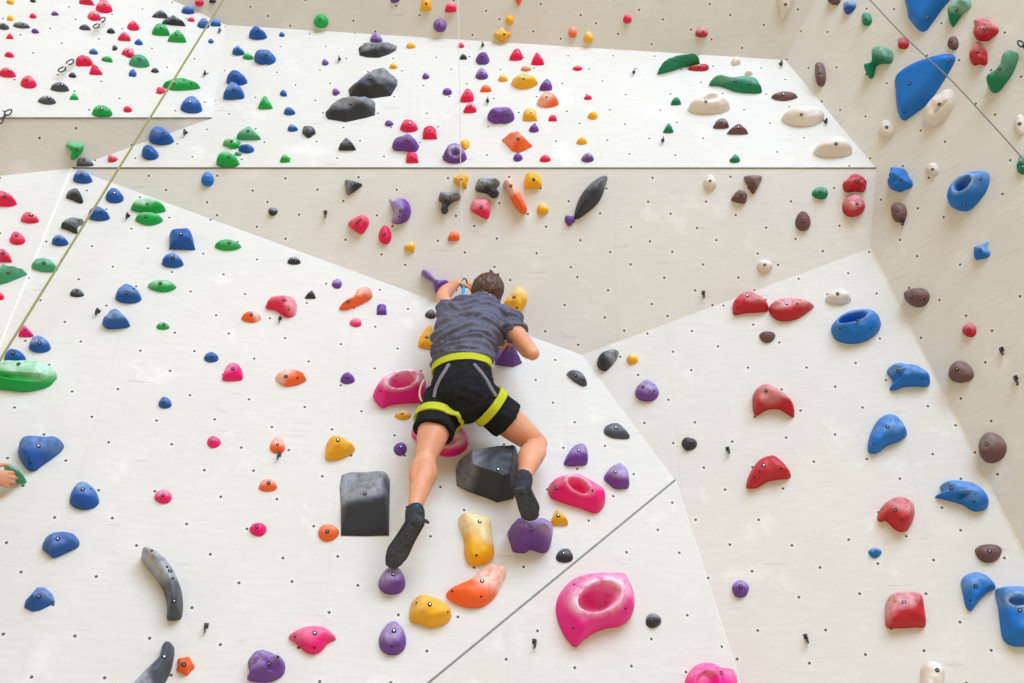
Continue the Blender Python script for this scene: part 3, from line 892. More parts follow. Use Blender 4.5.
HP('or', crop(200, 240, S5, [(710, 345), (740, 320), (785, 285), (800, 245), (860, 240), (880, 262), (860, 290), (800, 330), (750, 352), (715, 352)]), fac='wall_lower_left', ch=.9, chd=(0, 1), shape='boomerang-shaped',
   bolts=[(.3, .7)], hk=.4)
H(251.4, 316.7, 20.6, 11.4, 'or', 'lens', fac='wall_lower_left', ch=.9, chd=(1, .4), rot=8, look='with one chalk-white end')
H(232.6, 371.6, 21, 18.6, 'hp', 'wedge', fac='wall_lower_left', ch=.6, chd=(-.6, 1))
H(291, 377.5, 31, 17, 'or', 'lens', rot=-12, fac='wall_lower_left', ch=.9, chd=(-1, .6), bolts=[(.3, .5)], screws=[(.75, .6)], shape='wide lens-shaped')
HP('ye', crop(400, 240, S5, [(92, 540), (100, 500), (135, 445), (165, 445), (172, 500), (165, 555), (120, 552)]), fac='wall_lower_left', shape='tall wedge-shaped', hk=.5)
HP('pu', crop(400, 240, S5, [(484, 630), (486, 560), (515, 498), (560, 510), (622, 620), (580, 643), (530, 640)]), fac='wall_lower_left', shape='large faceted', hk=.8, corner=True, prof='roof', bolts=[])
HP('mg', crop(360, 340, S5, [(68, 265), (85, 215), (130, 175), (200, 150), (280, 152), (330, 175), (335, 250), (310, 300), (220, 310), (150, 325), (115, 343), (85, 310)]), fac='wall_lower_left',
   pits=[(.55, .27, .25, .13, 14, .9)], ch=.45, shape='large pocketed', look='with a big scooped hole', bolts=[], screws=[(.12, .55)], hk=.55)
HP('mg', crop(360, 340, S5, [(262, 450), (285, 425), (420, 420), (520, 445), (550, 490), (545, 540), (500, 580), (430, 590), (330, 540), (275, 490)]), fac='wall_lower_left',
   pits=[(.5, .42, .28, .13, -10, .85)], ch=.4, shape='large pocketed', bolts=[], hk=.5)
H(277.5, 445, 15.4, 16.4, 'or', 'dome', fac='wall_lower_left', ch=.8, bolts=[(.4, .5)])
HP('ye', crop(200, 370, S5, [(638, 440), (650, 350), (680, 335), (720, 335), (745, 355), (788, 380), (780, 410), (740, 440), (690, 458), (650, 455)]), fac='wall_lower_left', shape='knuckle-shaped',
   bumps=[(.4, .25, .3, .35)], ch=.1, bolts=[(.45, .25)])
HP('bl', crop(0, 370, S5, [(92, 400), (105, 360), (150, 335), (230, 340), (300, 338), (325, 360), (310, 395), (260, 440), (210, 480), (175, 510), (140, 510), (115, 475), (95, 430)]), fac='wall_lower_left',
   shape='large heart-shaped', ch=.3, bolts=[(.47, .3)], screws=[(.28, .82)], hk=.5)
HP('jd', [(4, 466), (8, 463.5), (16, 466), (23, 472.5), (26.5, 480), (24, 482.5), (16, 482), (8, 476)], fac='wall_lower_left', shape='slim finger-shaped', hk=.9, ch=.3, bolts=[])
H(84.3, 495.5, 29.6, 28, 'bl', 'half', fac='wall_lower_left', bolts=[(.42, .32)], screws=[(.75, .25)], shape='large half-round')
HP('bl', crop(0, 500, S3, [(158, 175), (175, 140), (220, 120), (275, 122), (295, 145), (290, 170), (245, 195), (200, 215), (180, 200)]), fac='wall_lower_left', bolts=[(.45, .3)], shape='cut-off oval', hk=.55)
HP('bl', crop(0, 500, S3, [(90, 400), (95, 375), (140, 325), (165, 325), (195, 350), (205, 380), (180, 395), (150, 410), (120, 415)]), fac='wall_lower_left', corner=True, prof='roof', shape='angular', hk=.6)
HP('gy', crop(0, 500, S3, [(527, 190), (545, 175), (590, 190), (640, 235), (670, 300), (682, 360), (680, 420), (670, 442), (640, 448), (620, 440), (622, 390), (610, 330), (580, 275), (545, 225)]), fac='wall_lower_left',
   shape='long curved banana-shaped', ch=.7, chd=(-.1, 1), bolts=[(.72, .32), (.8, .75)], screws=[(.25, .04), (.62, .26), (.78, .42)], hk=.5)
HP('gy', crop(0, 500, S3, [(480, 730), (490, 700), (540, 640), (590, 590), (605, 540), (630, 527), (650, 545), (645, 600), (630, 650), (600, 700), (580, 740)]), fac='wall_lower_left',
   shape='long hooked', ch=.7, chd=(-1, -.2), bolts=[(.8, .25)], hk=.55)
H(185.5, 666, 18.4, 19, 'or', 'flower', fac='wall_lower_left', bumps=[(.25, .3, .25, .4), (.75, .3, .25, .4), (.25, .75, .25, .4), (.75, .75, .25, .4)], shape='flower-shaped', knob=.5, bolts=[(.5, .38)], ch=0)
H(328.7, 532.7, 21, 17, 'or', 'egg', rot=40, fac='wall_lower_left', ch=.4, bolts=[(.45, .5)])
HP('hp', crop(200, 500, S3, [(330, 508), (370, 480), (420, 470), (470, 478), (507, 515), (480, 530), (450, 565), (418, 575), (385, 560), (355, 530)]), fac='wall_lower_left', shape='lip-shaped',
   bolts=[(.53, .22)], screws=[(.12, .42), (.55, .8)], ch=.35, hk=.5)
HP('pu', crop(200, 500, S3, [(180, 600), (195, 575), (235, 558), (275, 570), (310, 590), (318, 620), (305, 655), (250, 680), (180, 670), (185, 635)]), fac='wall_lower_left', shape='ribbed', knob=.9,
   bumps=[(.2, .2, .16, .3), (.45, .15, .16, .3), (.7, .3, .16, .3), (.9, .4, .14, .25), (.3, .8, .35, .25)], bolts=[(.55, .42)], screws=[(.82, .2)], ch=.4)
H(392, 580, 27, 28.4, 'pu', 'egg', fac='wall_lower_left', hk=.75, ch=.5, bolts=[(.6, .3)], bumps=[(.3, .7, .35, .15), (.75, .75, .3, .12)], shape='two-lobed knob-like')
H(392.6, 638, 27.4, 34, 'pu', 'egg', fac='wall_lower_left', hk=.6, ch=.5, bolts=[(.55, .32)], screws=[(.5, .78)], shape='egg-shaped')
HP('ye', crop(400, 500, S3, [(220, 60), (235, 48), (330, 65), (340, 85), (345, 140), (352, 190), (340, 225), (290, 245), (255, 235), (240, 200), (240, 150), (222, 90)]), fac='wall_lower_left', corner=False,
   shape='long sculpted', ch=.95, chd=(.25, 1.6), bolts=[(.62, .15)], screws=[(.48, .82)], hk=.5, cuts=[(.25, .2, .95)])
HP('or', crop(400, 500, S3, [(172, 350), (195, 325), (260, 295), (310, 250), (350, 240), (395, 260), (385, 300), (350, 365), (300, 400), (240, 398), (190, 375)]), fac='wall_lower_left',
   shape='large leaf-shaped', ch=.95, chd=(1, .75), bolts=[(.58, .38)], screws=[(.1, .62), (.6, .76)], hk=.35)
HP('ye', crop(400, 500, S3, [(35, 430), (45, 375), (80, 352), (130, 365), (180, 395), (192, 430), (170, 460), (110, 475), (80, 462), (45, 455)]), fac='wall_lower_left', shape='lumpy potato-shaped', ch=.25,
   bumps=[(.3, .3, .25, .25), (.75, .6, .25, .25)], bolts=[(.5, .35)], screws=[(.15, .25), (.92, .55)])
HP('pu', crop(400, 500, S3, [(402, 110), (415, 80), (445, 65), (475, 85), (500, 72), (545, 85), (570, 120), (560, 180), (535, 195), (490, 180), (470, 195), (425, 190), (415, 160)]), fac='wall_lower_left',
   shape='large twin-lobed', hk=.75, bumps=[(.25, .5, .27, .75), (.76, .5, .27, .75)], ch=.5, chd=(.4, 1), bolts=[(.55, .35)], screws=[(.42, .78)])
HP('hp', crop(400, 370, S5, [(755, 595), (775, 555), (840, 535), (900, 532), (960, 570), (1030, 610), (1045, 650), (1040, 690), (1000, 728), (920, 700), (830, 670), (770, 640)]), fac='wall_lower_left',
   shape='large pocketed', look='with an oval hollow', pits=[(.53, .28, .19, .1, -32, .85)], ch=.35, bolts=[(.15, .4)], screws=[(.75, .45)])
HP('bk', [(456, 464), (459, 454), (482, 450), (513, 445), (519, 449), (517, 480), (514, 497), (498, 501.5), (486, 496), (468, 489), (457, 482)], corner=True, fac='wall_lower_left', prof='chamfer', hk=.5, wob=.03,
   name='climbing_volume', shape='big boulder-shaped', ch=.3, chd=(-1, .6), bolts=[(.68, .42)])
HP('bk', [(340, 484), (342, 474), (350, 471.5), (373, 471), (388, 474), (390, 480), (389.5, 510), (389, 535), (365, 535.5), (341, 535), (341, 510)], corner=True, fac='wall_lower_left', prof='flat', hk=.4, wob=.02,
   cuts=[(.9, -.9, 1.0), (0, 1.1, 1.15)], name='climbing_volume', shape='big rounded block', ch=.55, chd=(-.4, 1), bolts=[(.48, .35)], screws=[(.62, .93)])
# lower middle panel
HP('mg', crop(540, 560, 6.83, [(112, 340), (125, 250), (170, 175), (240, 115), (350, 90), (520, 88), (580, 90), (590, 150), (625, 210), (648, 310), (630, 390), (560, 445), (460, 465), (370, 500), (300, 550), (250, 595), (190, 540), (140, 450)]),
   fac='wall_lower_center', pits=[(.55, .32, .25, .16, 20, .985)], shape='huge loop-shaped', look='with a through hole', name='climbing_volume', bolts=[], screws=[(.22, .15), (.22, .77), (.9, .5)], ch=.4, hk=.42, wob=.02)
for a in ((653.6, 620.6, 15.6, 14.6, 'bk', 'dome'),):
    H(*a, fac='wall_lower_center')
HP('mg', [(684, 690), (687, 676), (696, 665.5), (708, 662.5), (720, 668), (733.5, 671.5), (734, 700), (686, 700)], fac='wall_lower_center', shape='large wing-shaped', ch=.3, bolts=[(.72, .25)], hk=.5,
   pits=[(.45, .5, .18, .2, 0, .4)])
# lower right slab
for a in ((632.6, 359, 11.8, 10.4, 'ye', 'dome'), (767.4, 337, 16.4, 11.6, 'br', 'half'), (838.3, 296.5, 26, 15.2, 'wh', 'half'), (875, 552.8, 13.6, 10.6, 'cb', 'lens'),
          (740.5, 588.5, 17, 18, 'pu', 'penta'), (689.3, 444, 15.6, 13.4, 'bk', 'heart')):
    H(*a, fac='wall_lower_right', rot=-20 if a[5] == 'heart' else 180 if a[4] == 'br' else 0)
HP('bk', [(597, 362), (600, 354), (611, 349.5), (618.5, 350), (617, 358), (610, 367), (605, 371), (599, 368)], fac='wall_lower_right', shape='tapering', ch=.5, chd=(1, 1))
HP('gy', crop(400, 370, S5, [(848, 15), (870, 0), (900, 5), (930, 25), (952, 65), (945, 82), (915, 75), (875, 45)]), fac='wall_lower_left', shape='slanting lens-shaped', hk=.4, ch=.25, bolts=[(.45, .4)], screws=[(.78, .7)])
H(647, 390.6, 23.6, 21.6, 'pu', 'egg', fac='wall_lower_right', ch=.55, bolts=[(.28, .38)], screws=[(.8, .6)])
HP('gy', crop(600, 370, S5, [(20, 300), (35, 278), (70, 270), (100, 280), (130, 310), (150, 335), (145, 350), (100, 350), (60, 345), (25, 325)]), fac='wall_lower_left', shape='drop-shaped', bolts=[(.42, .3)], hk=.4, ch=.15)
HP('pu', crop(600, 370, S5, [(20, 545), (40, 500), (75, 475), (110, 485), (140, 530), (150, 590), (130, 602), (80, 603), (45, 575)]), fac='wall_lower_left', shape='angular shield-shaped', ch=.6, bolts=[(.4, .3)], hk=.6)
H(576, 454.5, 24.4, 22.6, 'pu', 'wedge', fac='wall_lower_left', ch=.45, bolts=[(.62, .38)])
HP('rd', crop(600, 240, S5, [(677, 365), (680, 310), (720, 270), (770, 262), (820, 290), (855, 325), (855, 360), (800, 368), (740, 372), (690, 382)]), fac='wall_lower_right', shape='bean-shaped', ch=.35, bolts=[(.42, .15)])
HP('rd', [(769, 308), (772, 302), (785, 298), (800, 299), (811, 303), (813.5, 306), (800, 317), (788, 321), (778, 320), (771, 314)], fac='wall_lower_right', shape='bowl-shaped', ch=.6, bolts=[(.4, .2)], screws=[(.65, .3)])
HP('cb', crop(800, 240, S4, [(143, 400), (160, 360), (210, 325), (290, 315), (345, 335), (370, 375), (350, 425), (290, 465), (220, 472), (165, 450)]), fac='wall_lower_right', shape='large oval pocketed',
   look='with a curved slot', pits=[(.43, .24, .27, .085, 14, .88)], bolts=[(.55, .35)], screws=[(.8, .6), (.15, .55)], ch=.15, hk=.5)
HP('rd', crop(600, 370, S5, [(778, 170), (782, 110), (820, 78), (850, 72), (900, 100), (950, 135), (985, 180), (990, 235), (975, 237), (920, 200), (870, 195), (830, 210), (800, 232), (785, 215)]), fac='wall_lower_right',
   shape='crescent-shaped', ch=.5, chd=(0, 1), bolts=[(.32, .25)], hk=.5)
HP('rd', crop(600, 370, S5, [(745, 590), (760, 530), (800, 465), (850, 438), (890, 440), (940, 480), (972, 530), (960, 550), (900, 558), (850, 570), (800, 600), (755, 602)]), fac='wall_lower_right',
   shape='wide shell-shaped', ch=.05, bolts=[(.38, .28)], screws=[(.8, .42), (.15, .68), (.28, .5)], hk=.5)
HP('cb', [(887, 370), (890, 364.5), (900, 363), (915, 366), (926, 373), (930, 380), (928, 386), (916, 386), (905, 386.5), (896, 390), (890, 389), (893, 380)], fac='wall_lower_right', shape='winged', hk=.55, pits=[(.22, .5, .22, .07, 38, .45)],
   bolts=[(.3, .35)], screws=[(.8, .6)], ch=.3)
HP('cb', crop(800, 370, S4, [(312, 370), (315, 310), (340, 245), (370, 210), (410, 203), (450, 225), (485, 275), (485, 300), (450, 325), (400, 345), (365, 372), (340, 382)]), fac='wall_lower_right',
   shape='large fan-shaped', ch=.3, bolts=[(.48, .35)], screws=[(.1, .75)], hk=.45)
HP('cb', [(935, 496), (942, 491), (940, 485), (947, 480.5), (962, 481), (975, 485), (985, 494), (989, 504), (984, 510), (974, 511), (962, 504), (945, 499)], fac='wall_lower_right', shape='winged', pits=[(.35, .52, .3, .06, 12, .45)],
   ch=.3, bolts=[(.28, .25)], screws=[(.5, .5), (.7, .7)], hk=.5)
HP('rd', crop(800, 500, S3, [(288, 65), (300, 30), (330, 0), (370, -12), (415, 10), (428, 40), (420, 80), (400, 112), (370, 117), (340, 95), (320, 75), (300, 80)]), fac='wall_lower_right', shape='claw-shaped',
   ch=.4, bolts=[(.45, .4)], screws=[(.65, .7)], bumps=[(.12, .6, .2, .3), (.9, .45, .2, .3), (.6, .7, .3, .3)])
H(988.5, 553.5, 27, 18.6, 'br', 'half', rot=180, fac='wall_lower_right', bolts=[(.5, .35)], ch=.15)
HP('rd', crop(800, 500, S3, [(318, 440), (320, 385), (345, 348), (400, 342), (450, 350), (465, 410), (468, 470), (430, 475), (370, 478), (325, 475)]), fac='wall_lower_right', shape='blocky', ch=.6, chd=(-.6, 1),
   bolts=[(.45, .25)], bumps=[(.2, .75, .25, .25)], hk=.5)
HP('cb', crop(800, 500, S3, [(600, 310), (610, 285), (650, 268), (690, 280), (731, 324), (700, 345), (665, 380), (640, 413), (620, 400), (608, 350)]), fac='wall_lower_right', shape='bird-shaped', ch=.3, bolts=[(.42, .4)],
   screws=[(.25, .75)], hk=.4)
HP('cb', crop(800, 500, S3, [(728, 345), (745, 325), (830, 322), (900, 340), (915, 420), (905, 500), (880, 540), (800, 545), (760, 520), (748, 470), (740, 400)]), fac='wall_lower_right', shape='large pocketed',
   look='with a square pocket', pits=[(.47, .23, .18, .1, 0, .8)], bolts=[(.48, .42)], ch=.3, hk=.45)
HP('wh', crop(800, 500, S3, [(450, 655), (455, 620), (480, 600), (520, 610), (540, 640), (530, 690), (500, 730), (455, 720)]), fac='wall_lower_right', shape='boxy', ch=.5, bolts=[(.65, .3)])
# ------------------------------------------------------------------ people
def smooth_path(pts, sub=4):
    """Catmull-Rom through rows of numbers"""
    A = np.array(pts, float)
    out = []
    n = len(A)
    for i in range(n - 1):
        p0, p1, p2, p3 = A[max(0, i - 1)], A[i], A[i + 1], A[min(n - 1, i + 2)]
        for k in range(sub):
            t = k / sub
            out.append(0.5 * ((2 * p1) + (-p0 + p2) * t + (2 * p0 - 5 * p1 + 4 * p2 - p3) * t * t + (-p0 + 3 * p1 - 3 * p2 + p3) * t ** 3))
    out.append(A[-1])
    return np.array(out)


def tube(rows, side=(1, 0, 0), sub=4, n=18, flat=False, power=2.0):
    """rows of (x, y, z, half width, half depth); a closed tapered limb with rounded ends"""
    R = smooth_path(rows, sub)
    sd = Vector(side)
    vs, fs = [], []
    m = len(R)
    rings = []
    for i in range(m):
        c = Vector(R[i][:3])
        tg = (Vector(R[min(i + 1, m - 1)][:3]) - Vector(R[max(i - 1, 0)][:3])).normalized()
        s = (sd - tg * sd.dot(tg)).normalized()
        f = tg.cross(s)
        rings.append((c, s, f, tg, max(.001, R[i][3]), max(.001, R[i][4])))
    if not flat:
        c, s, f, tg, a, b = rings[0]
        k = min(a, b)
        pre = [(c - tg * k * math.sin(q) * .8, s, f, tg, a * math.cos(q), b * math.cos(q)) for q in (1.35, 1.0, .5)]
        c, s, f, tg, a, b = rings[-1]
        k = min(a, b)
        post = [(c + tg * k * math.sin(q) * .8, s, f, tg, a * math.cos(q), b * math.cos(q)) for q in (.5, 1.0, 1.35)]
        rings = pre + rings + post
    for (c, s, f, tg, a, b) in rings:
        for j in range(n):
            t = 2 * math.pi * j / n
            x, y = math.cos(t), math.sin(t)
            x, y = math.copysign(abs(x) ** (2 / power), x), math.copysign(abs(y) ** (2 / power), y)
            vs.append(c + s * (a * x) + f * (b * y))
    for i in range(len(rings) - 1):
        for j in range(n):
            fs.append((i * n + j, i * n + (j + 1) % n, (i + 1) * n + (j + 1) % n, (i + 1) * n + j))
    fs.append(tuple(range(n - 1, -1, -1)))
    b0 = (len(rings) - 1) * n
    fs.append(tuple(range(b0, b0 + n)))
    return vs, fs


def ball(c, ax, rad, n=16, m=10):
    """ellipsoid; ax = three axes, rad = three radii"""
    vs, fs = [], []
    c = Vector(c)
    for i in range(m + 1):
        th = math.pi * i / m
        for j in range(n):
            ph = 2 * math.pi * j / n
            p = (math.sin(th) * math.cos(ph), math.sin(th) * math.sin(ph), math.cos(th))
            vs.append(c + ax[0] * (rad[0] * p[0]) + ax[1] * (rad[1] * p[1]) + ax[2] * (rad[2] * p[2] + (1e-4 * (j % 2) if i in (0, m) else 0)))
    for i in range(m):
        for j in range(n):
            fs.append((i * n + j, (i + 1) * n + j, (i + 1) * n + (j + 1) % n, i * n + (j + 1) % n))
    fs.append(tuple(range(n)))
    fs.append(tuple(range(m * n + n - 1, m * n - 1, -1)))
    return vs, fs


def fuse(name, parts, voxel, smooth, mat, parent, shape=None):
    """grow the given closed bodies into one continuous surface"""
    vs, fs = [], []
    for (v, f) in parts:
        b = len(vs)
        vs += v
        fs += [tuple(b + i for i in q) for q in f]
    me = bpy.data.meshes.new(name + '_raw')
    me.from_pydata([tuple(v) for v in vs], [], fs)
    bm = bmesh.new()
    bm.from_mesh(me)
    bmesh.ops.recalc_face_normals(bm, faces=bm.faces)
    bm.to_mesh(me)
    bm.free()
    o = bpy.data.objects.new(name + '_raw', me)
    COL.objects.link(o)
    r = o.modifiers.new('r', 'REMESH')
    r.mode = 'VOXEL'
    r.voxel_size = voxel
    if smooth:
        s = o.modifiers.new('s', 'SMOOTH')
        s.factor = .5
        s.iterations = smooth
    dg = bpy.context.evaluated_depsgraph_get()
    dg.update()
    nm = bpy.data.meshes.new_from_object(o.evaluated_get(dg))
    bpy.data.objects.remove(o)
    nm.name = name
    if shape:
        co = np.zeros(len(nm.vertices) * 3)
        nm.vertices.foreach_get('co', co)
        no = np.zeros(len(nm.vertices) * 3)
        nm.vertices.foreach_get('normal', no)
        co = co.reshape(-1, 3)
        no = no.reshape(-1, 3)
        d = np.array([shape(Vector(c), Vector(q)) for c, q in zip(co, no)])
        co = co + no * d[:, None]
        nm.vertices.foreach_set('co', co.ravel())
        nm.update()
    nm.materials.clear()
    nm.materials.append(mat)
    nm.polygons.foreach_set('use_smooth', [True] * len(nm.polygons))
    ob = bpy.data.objects.new(name, nm)
    COL.objects.link(ob)
    ob.parent = parent
    if parent:
        ob.matrix_parent_inverse = Matrix.Translation(-parent.location)
    return ob


def hand(wrist, d, palm, thumb_side, curl, size=1.0):
    """palm and five bent fingers. d = where the fingers point, palm = where the palm faces"""
    d = d.normalized()
    palm = (palm - d * palm.dot(d)).normalized()
    s = d.cross(palm).normalized() * thumb_side
    P = []
    k = size
    c = wrist
    P.append(tube([(*(c - d * .01), .026 * k, .018 * k), (*(c + d * .03 * k), .036 * k, .016 * k), (*(c + d * .065 * k), .041 * k, .015 * k), (*(c + d * .09 * k), .039 * k, .012 * k)], side=s, sub=3))
    lens = (.068, .078, .073, .056)
    for i in range(4):
        o = c + d * (.088 - .006 * abs(i - 1.2)) * k + s * (.030 - .0195 * i) * k
        L = lens[i] * k
        a = 0.15
        p = o - d * .012
        rows = [(*p, .0095 * k, .0095 * k)]
        p = o
        for j, fr in enumerate((.45, .32, .23)):
            a += curl * (.75, 1.0, .8)[j] * (1 + .08 * (i - 1.5))
            q = p + (d * math.cos(a) + palm * math.sin(a) + s * .06 * (1.5 - i)) * L * fr
            r = (.0092, .0085, .0072)[j] * k
            rows.append((*q, r, r))
            p = q
        P.append(tube(rows, side=s, sub=3, n=10))
    b = c + d * .025 * k + s * .026 * k
    q1 = b + (d * .55 + s * .75 + palm * .25).normalized() * .035 * k
    q2 = q1 + (d * .85 + s * .35 + palm * .45).normalized() * .030 * k
    q3 = q2 + (d * .8 + s * .0 + palm * .75).normalized() * .024 * k
    P.append(tube([(*b, .014 * k, .013 * k), (*q1, .0115 * k, .011 * k), (*q2, .0105 * k, .0098 * k), (*q3, .0085 * k, .008 * k)], side=palm, sub=3, n=10))
    return P


SKIN = NT('skin')
_co = SKIN.n('ShaderNodeTexCoord').outputs['Object']
_n1 = SKIN.n('ShaderNodeTexNoise', {'Vector': _co, 'Scale': 9.0, 'Detail': 4.0}).outputs[0]
SKIN.link(SKIN.mix(SKIN.ramp(_n1, .3, .7), lin('d58e69'), lin('e4a786')), SKIN.b.inputs['Base Color'])
SKIN.b.inputs['Roughness'].default_value = .5
SKIN.b.inputs['Subsurface Weight'].default_value = .12
SKIN.b.inputs['Subsurface Radius'].default_value = (.02, .008, .004)
SKIN.bump(SKIN.n('ShaderNodeTexNoise', {'Vector': _co, 'Scale': 120.0, 'Detail': 2.0}).outputs[0], .1, .002)
SKIN = SKIN.m
HAIR = NT('brown_hair')
_co = HAIR.n('ShaderNodeTexCoord').outputs['Object']
_n1 = HAIR.n('ShaderNodeTexNoise', {'Vector': HAIR.n('ShaderNodeMapping', {0: _co, 'Scale': (60, 60, 9)}).outputs[0], 'Scale': 1.6, 'Detail': 4.0}).outputs[0]
HAIR.link(HAIR.mix(HAIR.ramp(_n1, .35, .7), lin('36221a'), lin('744c3a')), HAIR.b.inputs['Base Color'])
HAIR.b.inputs['Roughness'].default_value = .42
HAIR.bump(_n1, .8, .012)
HAIR = HAIR.m


def cloth(name, a, b, sc, bump):
    m = NT(name)
    co = m.n('ShaderNodeTexCoord').outputs['Object']
    nz = m.n('ShaderNodeTexNoise', {'Vector': co, 'Scale': sc, 'Detail': 5.0, 'Roughness': .6}).outputs[0]
    m.link(m.mix(m.ramp(nz, .3, .7), lin(a), lin(b)), m.b.inputs['Base Color'])
    m.b.inputs['Roughness'].default_value = .85
    m.b.inputs['Specular IOR Level'].default_value = .2
    wv = m.n('ShaderNodeTexNoise', {'Vector': co, 'Scale': 420.0, 'Detail': 1.0}).outputs[0]
    m.bump(m.math('ADD', m.math('MULTIPLY', nz, 3.0), wv), bump, .003)
    return m.m


SHIRT = cloth('heather_grey_jersey', '5c5c70', '727285', 60, .35)
SHORTS = cloth('black_shorts_cloth', '17171a', '222226', 30, .35)
LIME = cloth('lime_webbing', 'b9c02a', 'cdd23c', 90, .4)
GREYWEB = cloth('grey_webbing', '77767d', '8b8a90', 90, .4)
PEACH = cloth('peach_cord', 'e2a48a', 'eab49c', 90, .3)
SHOE = cloth('shoe_leather', '2b2e33', '42464c', 45, .4)
RUBBER = cloth('sole_rubber', '383b40', '54575d', 70, .4)
TEAL = cloth('teal_tab', '1f6f86', '2f86a0', 80, .3)
BLUESHIRT = cloth('navy_jersey', '2a3350', '343e5f', 60, .3)


def person(J, label, shirt_mat, look_dir, reach=False):
    """one climber. J holds (column, row, depth) of each joint."""
    P = {k: at_y(*v) for k, v in J.items()}

    def row(k, a, b):
        return (*P[k], a, b)

    def mid(a, b, t, off=(0, 0, 0)):
        return P[a].lerp(P[b], t) + Vector(off)

    root = bpy.data.objects.new('person', None)
    COL.objects.link(root)
    root.location = P['pelvis']
    tag(root, label, 'person')
    sh = (P['shR'] - P['shL']).normalized()
    hp = (P['hipR'] - P['hipL']).normalized()
    body = []
    torso = [row('crotch', .10, .09), row('pelvis', .160, .118), row('waist', .137, .098), row('rib', .150, .104), row('chest', .172, .108), row('yoke', .158, .088), row('collar', .085, .070)]
    body.append(tube(torso, side=(sh + hp) * .5, sub=4, n=24))
    body.append(tube([row('collar', .062, .06), row('neck', .056, .058), row('skull', .058, .06)], side=sh))
    f = Vector(look_dir).normalized()
    up = (P['skull'] - P['collar']).normalized()
    up = (up - f * up.dot(f)).normalized()
    rt = f.cross(up)
    ax = (rt, f, up)
    hc = P['head']
    body.append(ball(hc, ax, (.074, .094, .108), 20, 14))
    body.append(ball(hc + f * .030 - up * .052, ax, (.056, .066, .062)))        # jaw
    body.append(ball(hc + f * .074 - up * .098, ax, (.026, .022, .018), 10, 8))  # chin
    body.append(tube([(*(hc + f * .088 + up * .012), .009, .009), (*(hc + f * .105 - up * .016), .012, .012), (*(hc + f * .110 - up * .030), .016, .012)], side=rt, n=10))
    body.append(tube([(*(hc + f * .082 + up * .024 - rt * .045), .008, .008), (*(hc + f * .092 + up * .028), .009, .009), (*(hc + f * .082 + up * .024 + rt * .045), .008, .008)], side=up, n=8))
    for z in (-.055, -.066):
        body.append(tube([(*(hc + f * .086 + up * z - rt * .022), .004, .005), (*(hc + f * .094 + up * z), .006, .006), (*(hc + f * .086 + up * z + rt * .022), .004, .005)], side=up, n=8))
    for sgn in (-1, 1):
        e = hc + rt * sgn * .087 - f * .002 - up * .012
        body.append(ball(e, ((rt * sgn * .5 - f * .87), (f * .5 + rt * sgn * .5), up), (.018, .008, .033), 12, 10))
    # arms
    for s in 'LR':
        a, b, c = P['sh' + s], P['el' + s], P['wr' + s]
        inn = P['yoke'].lerp(a, .55)
        sidev = (b - a).cross(c - b)
        sidev = sidev.normalized() if sidev.length > 1e-4 else sh
        body.append(tube([(*inn, .05, .06), (*a, .058, .058), (*a.lerp(b, .35), .050, .048), (*a.lerp(b, .7), .044, .043), (*b, .038, .038)], side=sidev))
        body.append(tube([(*b.lerp(a, .08), .040, .040), (*b.lerp(c, .22), .046, .043), (*b.lerp(c, .6), .037, .035), (*c, .026, .031)], side=sidev))
        body += hand(c, Vector(J_HAND[s][0]), Vector(J_HAND[s][1]), J_HAND[s][2], J_HAND[s][3], 1.0)
    # legs
    for s in 'LR':
        h_, k_, a_ = P['hip' + s], P['kn' + s], P['an' + s]
        sv = Vector((1, 0, 0)) if s == 'L' else Vector((.7, -.3, -.6))
        bend = (h_.lerp(a_, .5) - k_)
        back = bend.normalized() if bend.length > .02 else Vector((0, -1, 0))
        body.append(tube([(*h_, .090, .090), (*h_.lerp(k_, .3), .090, .090), (*h_.lerp(k_, .65), .080, .080), (*h_.lerp(k_, .9), .062, .064), (*k_, .057, .058)], side=sv))
        body.append(tube([(*k_.lerp(h_, .05), .057, .058), (*(k_.lerp(a_, .12) + back * .002), .055, .056), (*(k_.lerp(a_, .36) + back * .018), .069, .066), (*(k_.lerp(a_, .64) + back * .008), .053, .054), (*k_.lerp(a_, .88), .038, .040), (*a_, .037, .041)], side=sv))
        body.append(tube([(*a_, .034, .038), (*P['he' + s].lerp(a_, .3), .032, .036), (*P['he' + s].lerp(P['to' + s], .4), .034, .026), (*P['he' + s].lerp(P['to' + s], .85), .03, .016)], side=sv))
    for s in 'LR':
        k_, a_ = P['kn' + s], P['an' + s]
        ca = (a_ - k_).normalized()
        sv = Vector((1, 0, 0)) if s == 'L' else Vector((.7, -.3, -.6))
        sv = (sv - ca * sv.dot(ca)).normalized()
        bk = ca.cross(sv)
        if bk.y > 0:
            bk = -bk
        for sg, lo in ((-1, .34), (1, .38)):
            body.append(ball(k_.lerp(a_, lo) + sv * sg * .028 + bk * .026, (sv, bk, ca), (.036, .036, .085), 14, 10))
    body_ob = fuse('body', body, .0052, 3, SKIN, root)
    for sgn in (-1, 1):      # eyes
        v, q = ball(hc + f * .080 + up * .006 + rt * sgn * .031, ax, (.0125, .0125, .0125), 12, 8)
        e = mesh_ob('eye', v, q, EYEW, root)
        e.matrix_parent_inverse = Matrix.Translation(-root.location)
        v, q = ball(hc + f * .0895 + up * .006 + rt * sgn * .031, ax, (.006, .004, .006), 12, 8)
        i_ = mesh_ob('iris', v, q, EYEB, e)
    # hair
    hair = [ball(hc + up * .010 - f * .012, ax, (.094, .100, .100), 20, 14), ball(hc - f * .040 - up * .030, ax, (.069, .062, .066), 18, 12),
            ball(hc + up * .05 + f * .03, ax, (.070, .075, .070))]
    rr = random.Random(3)
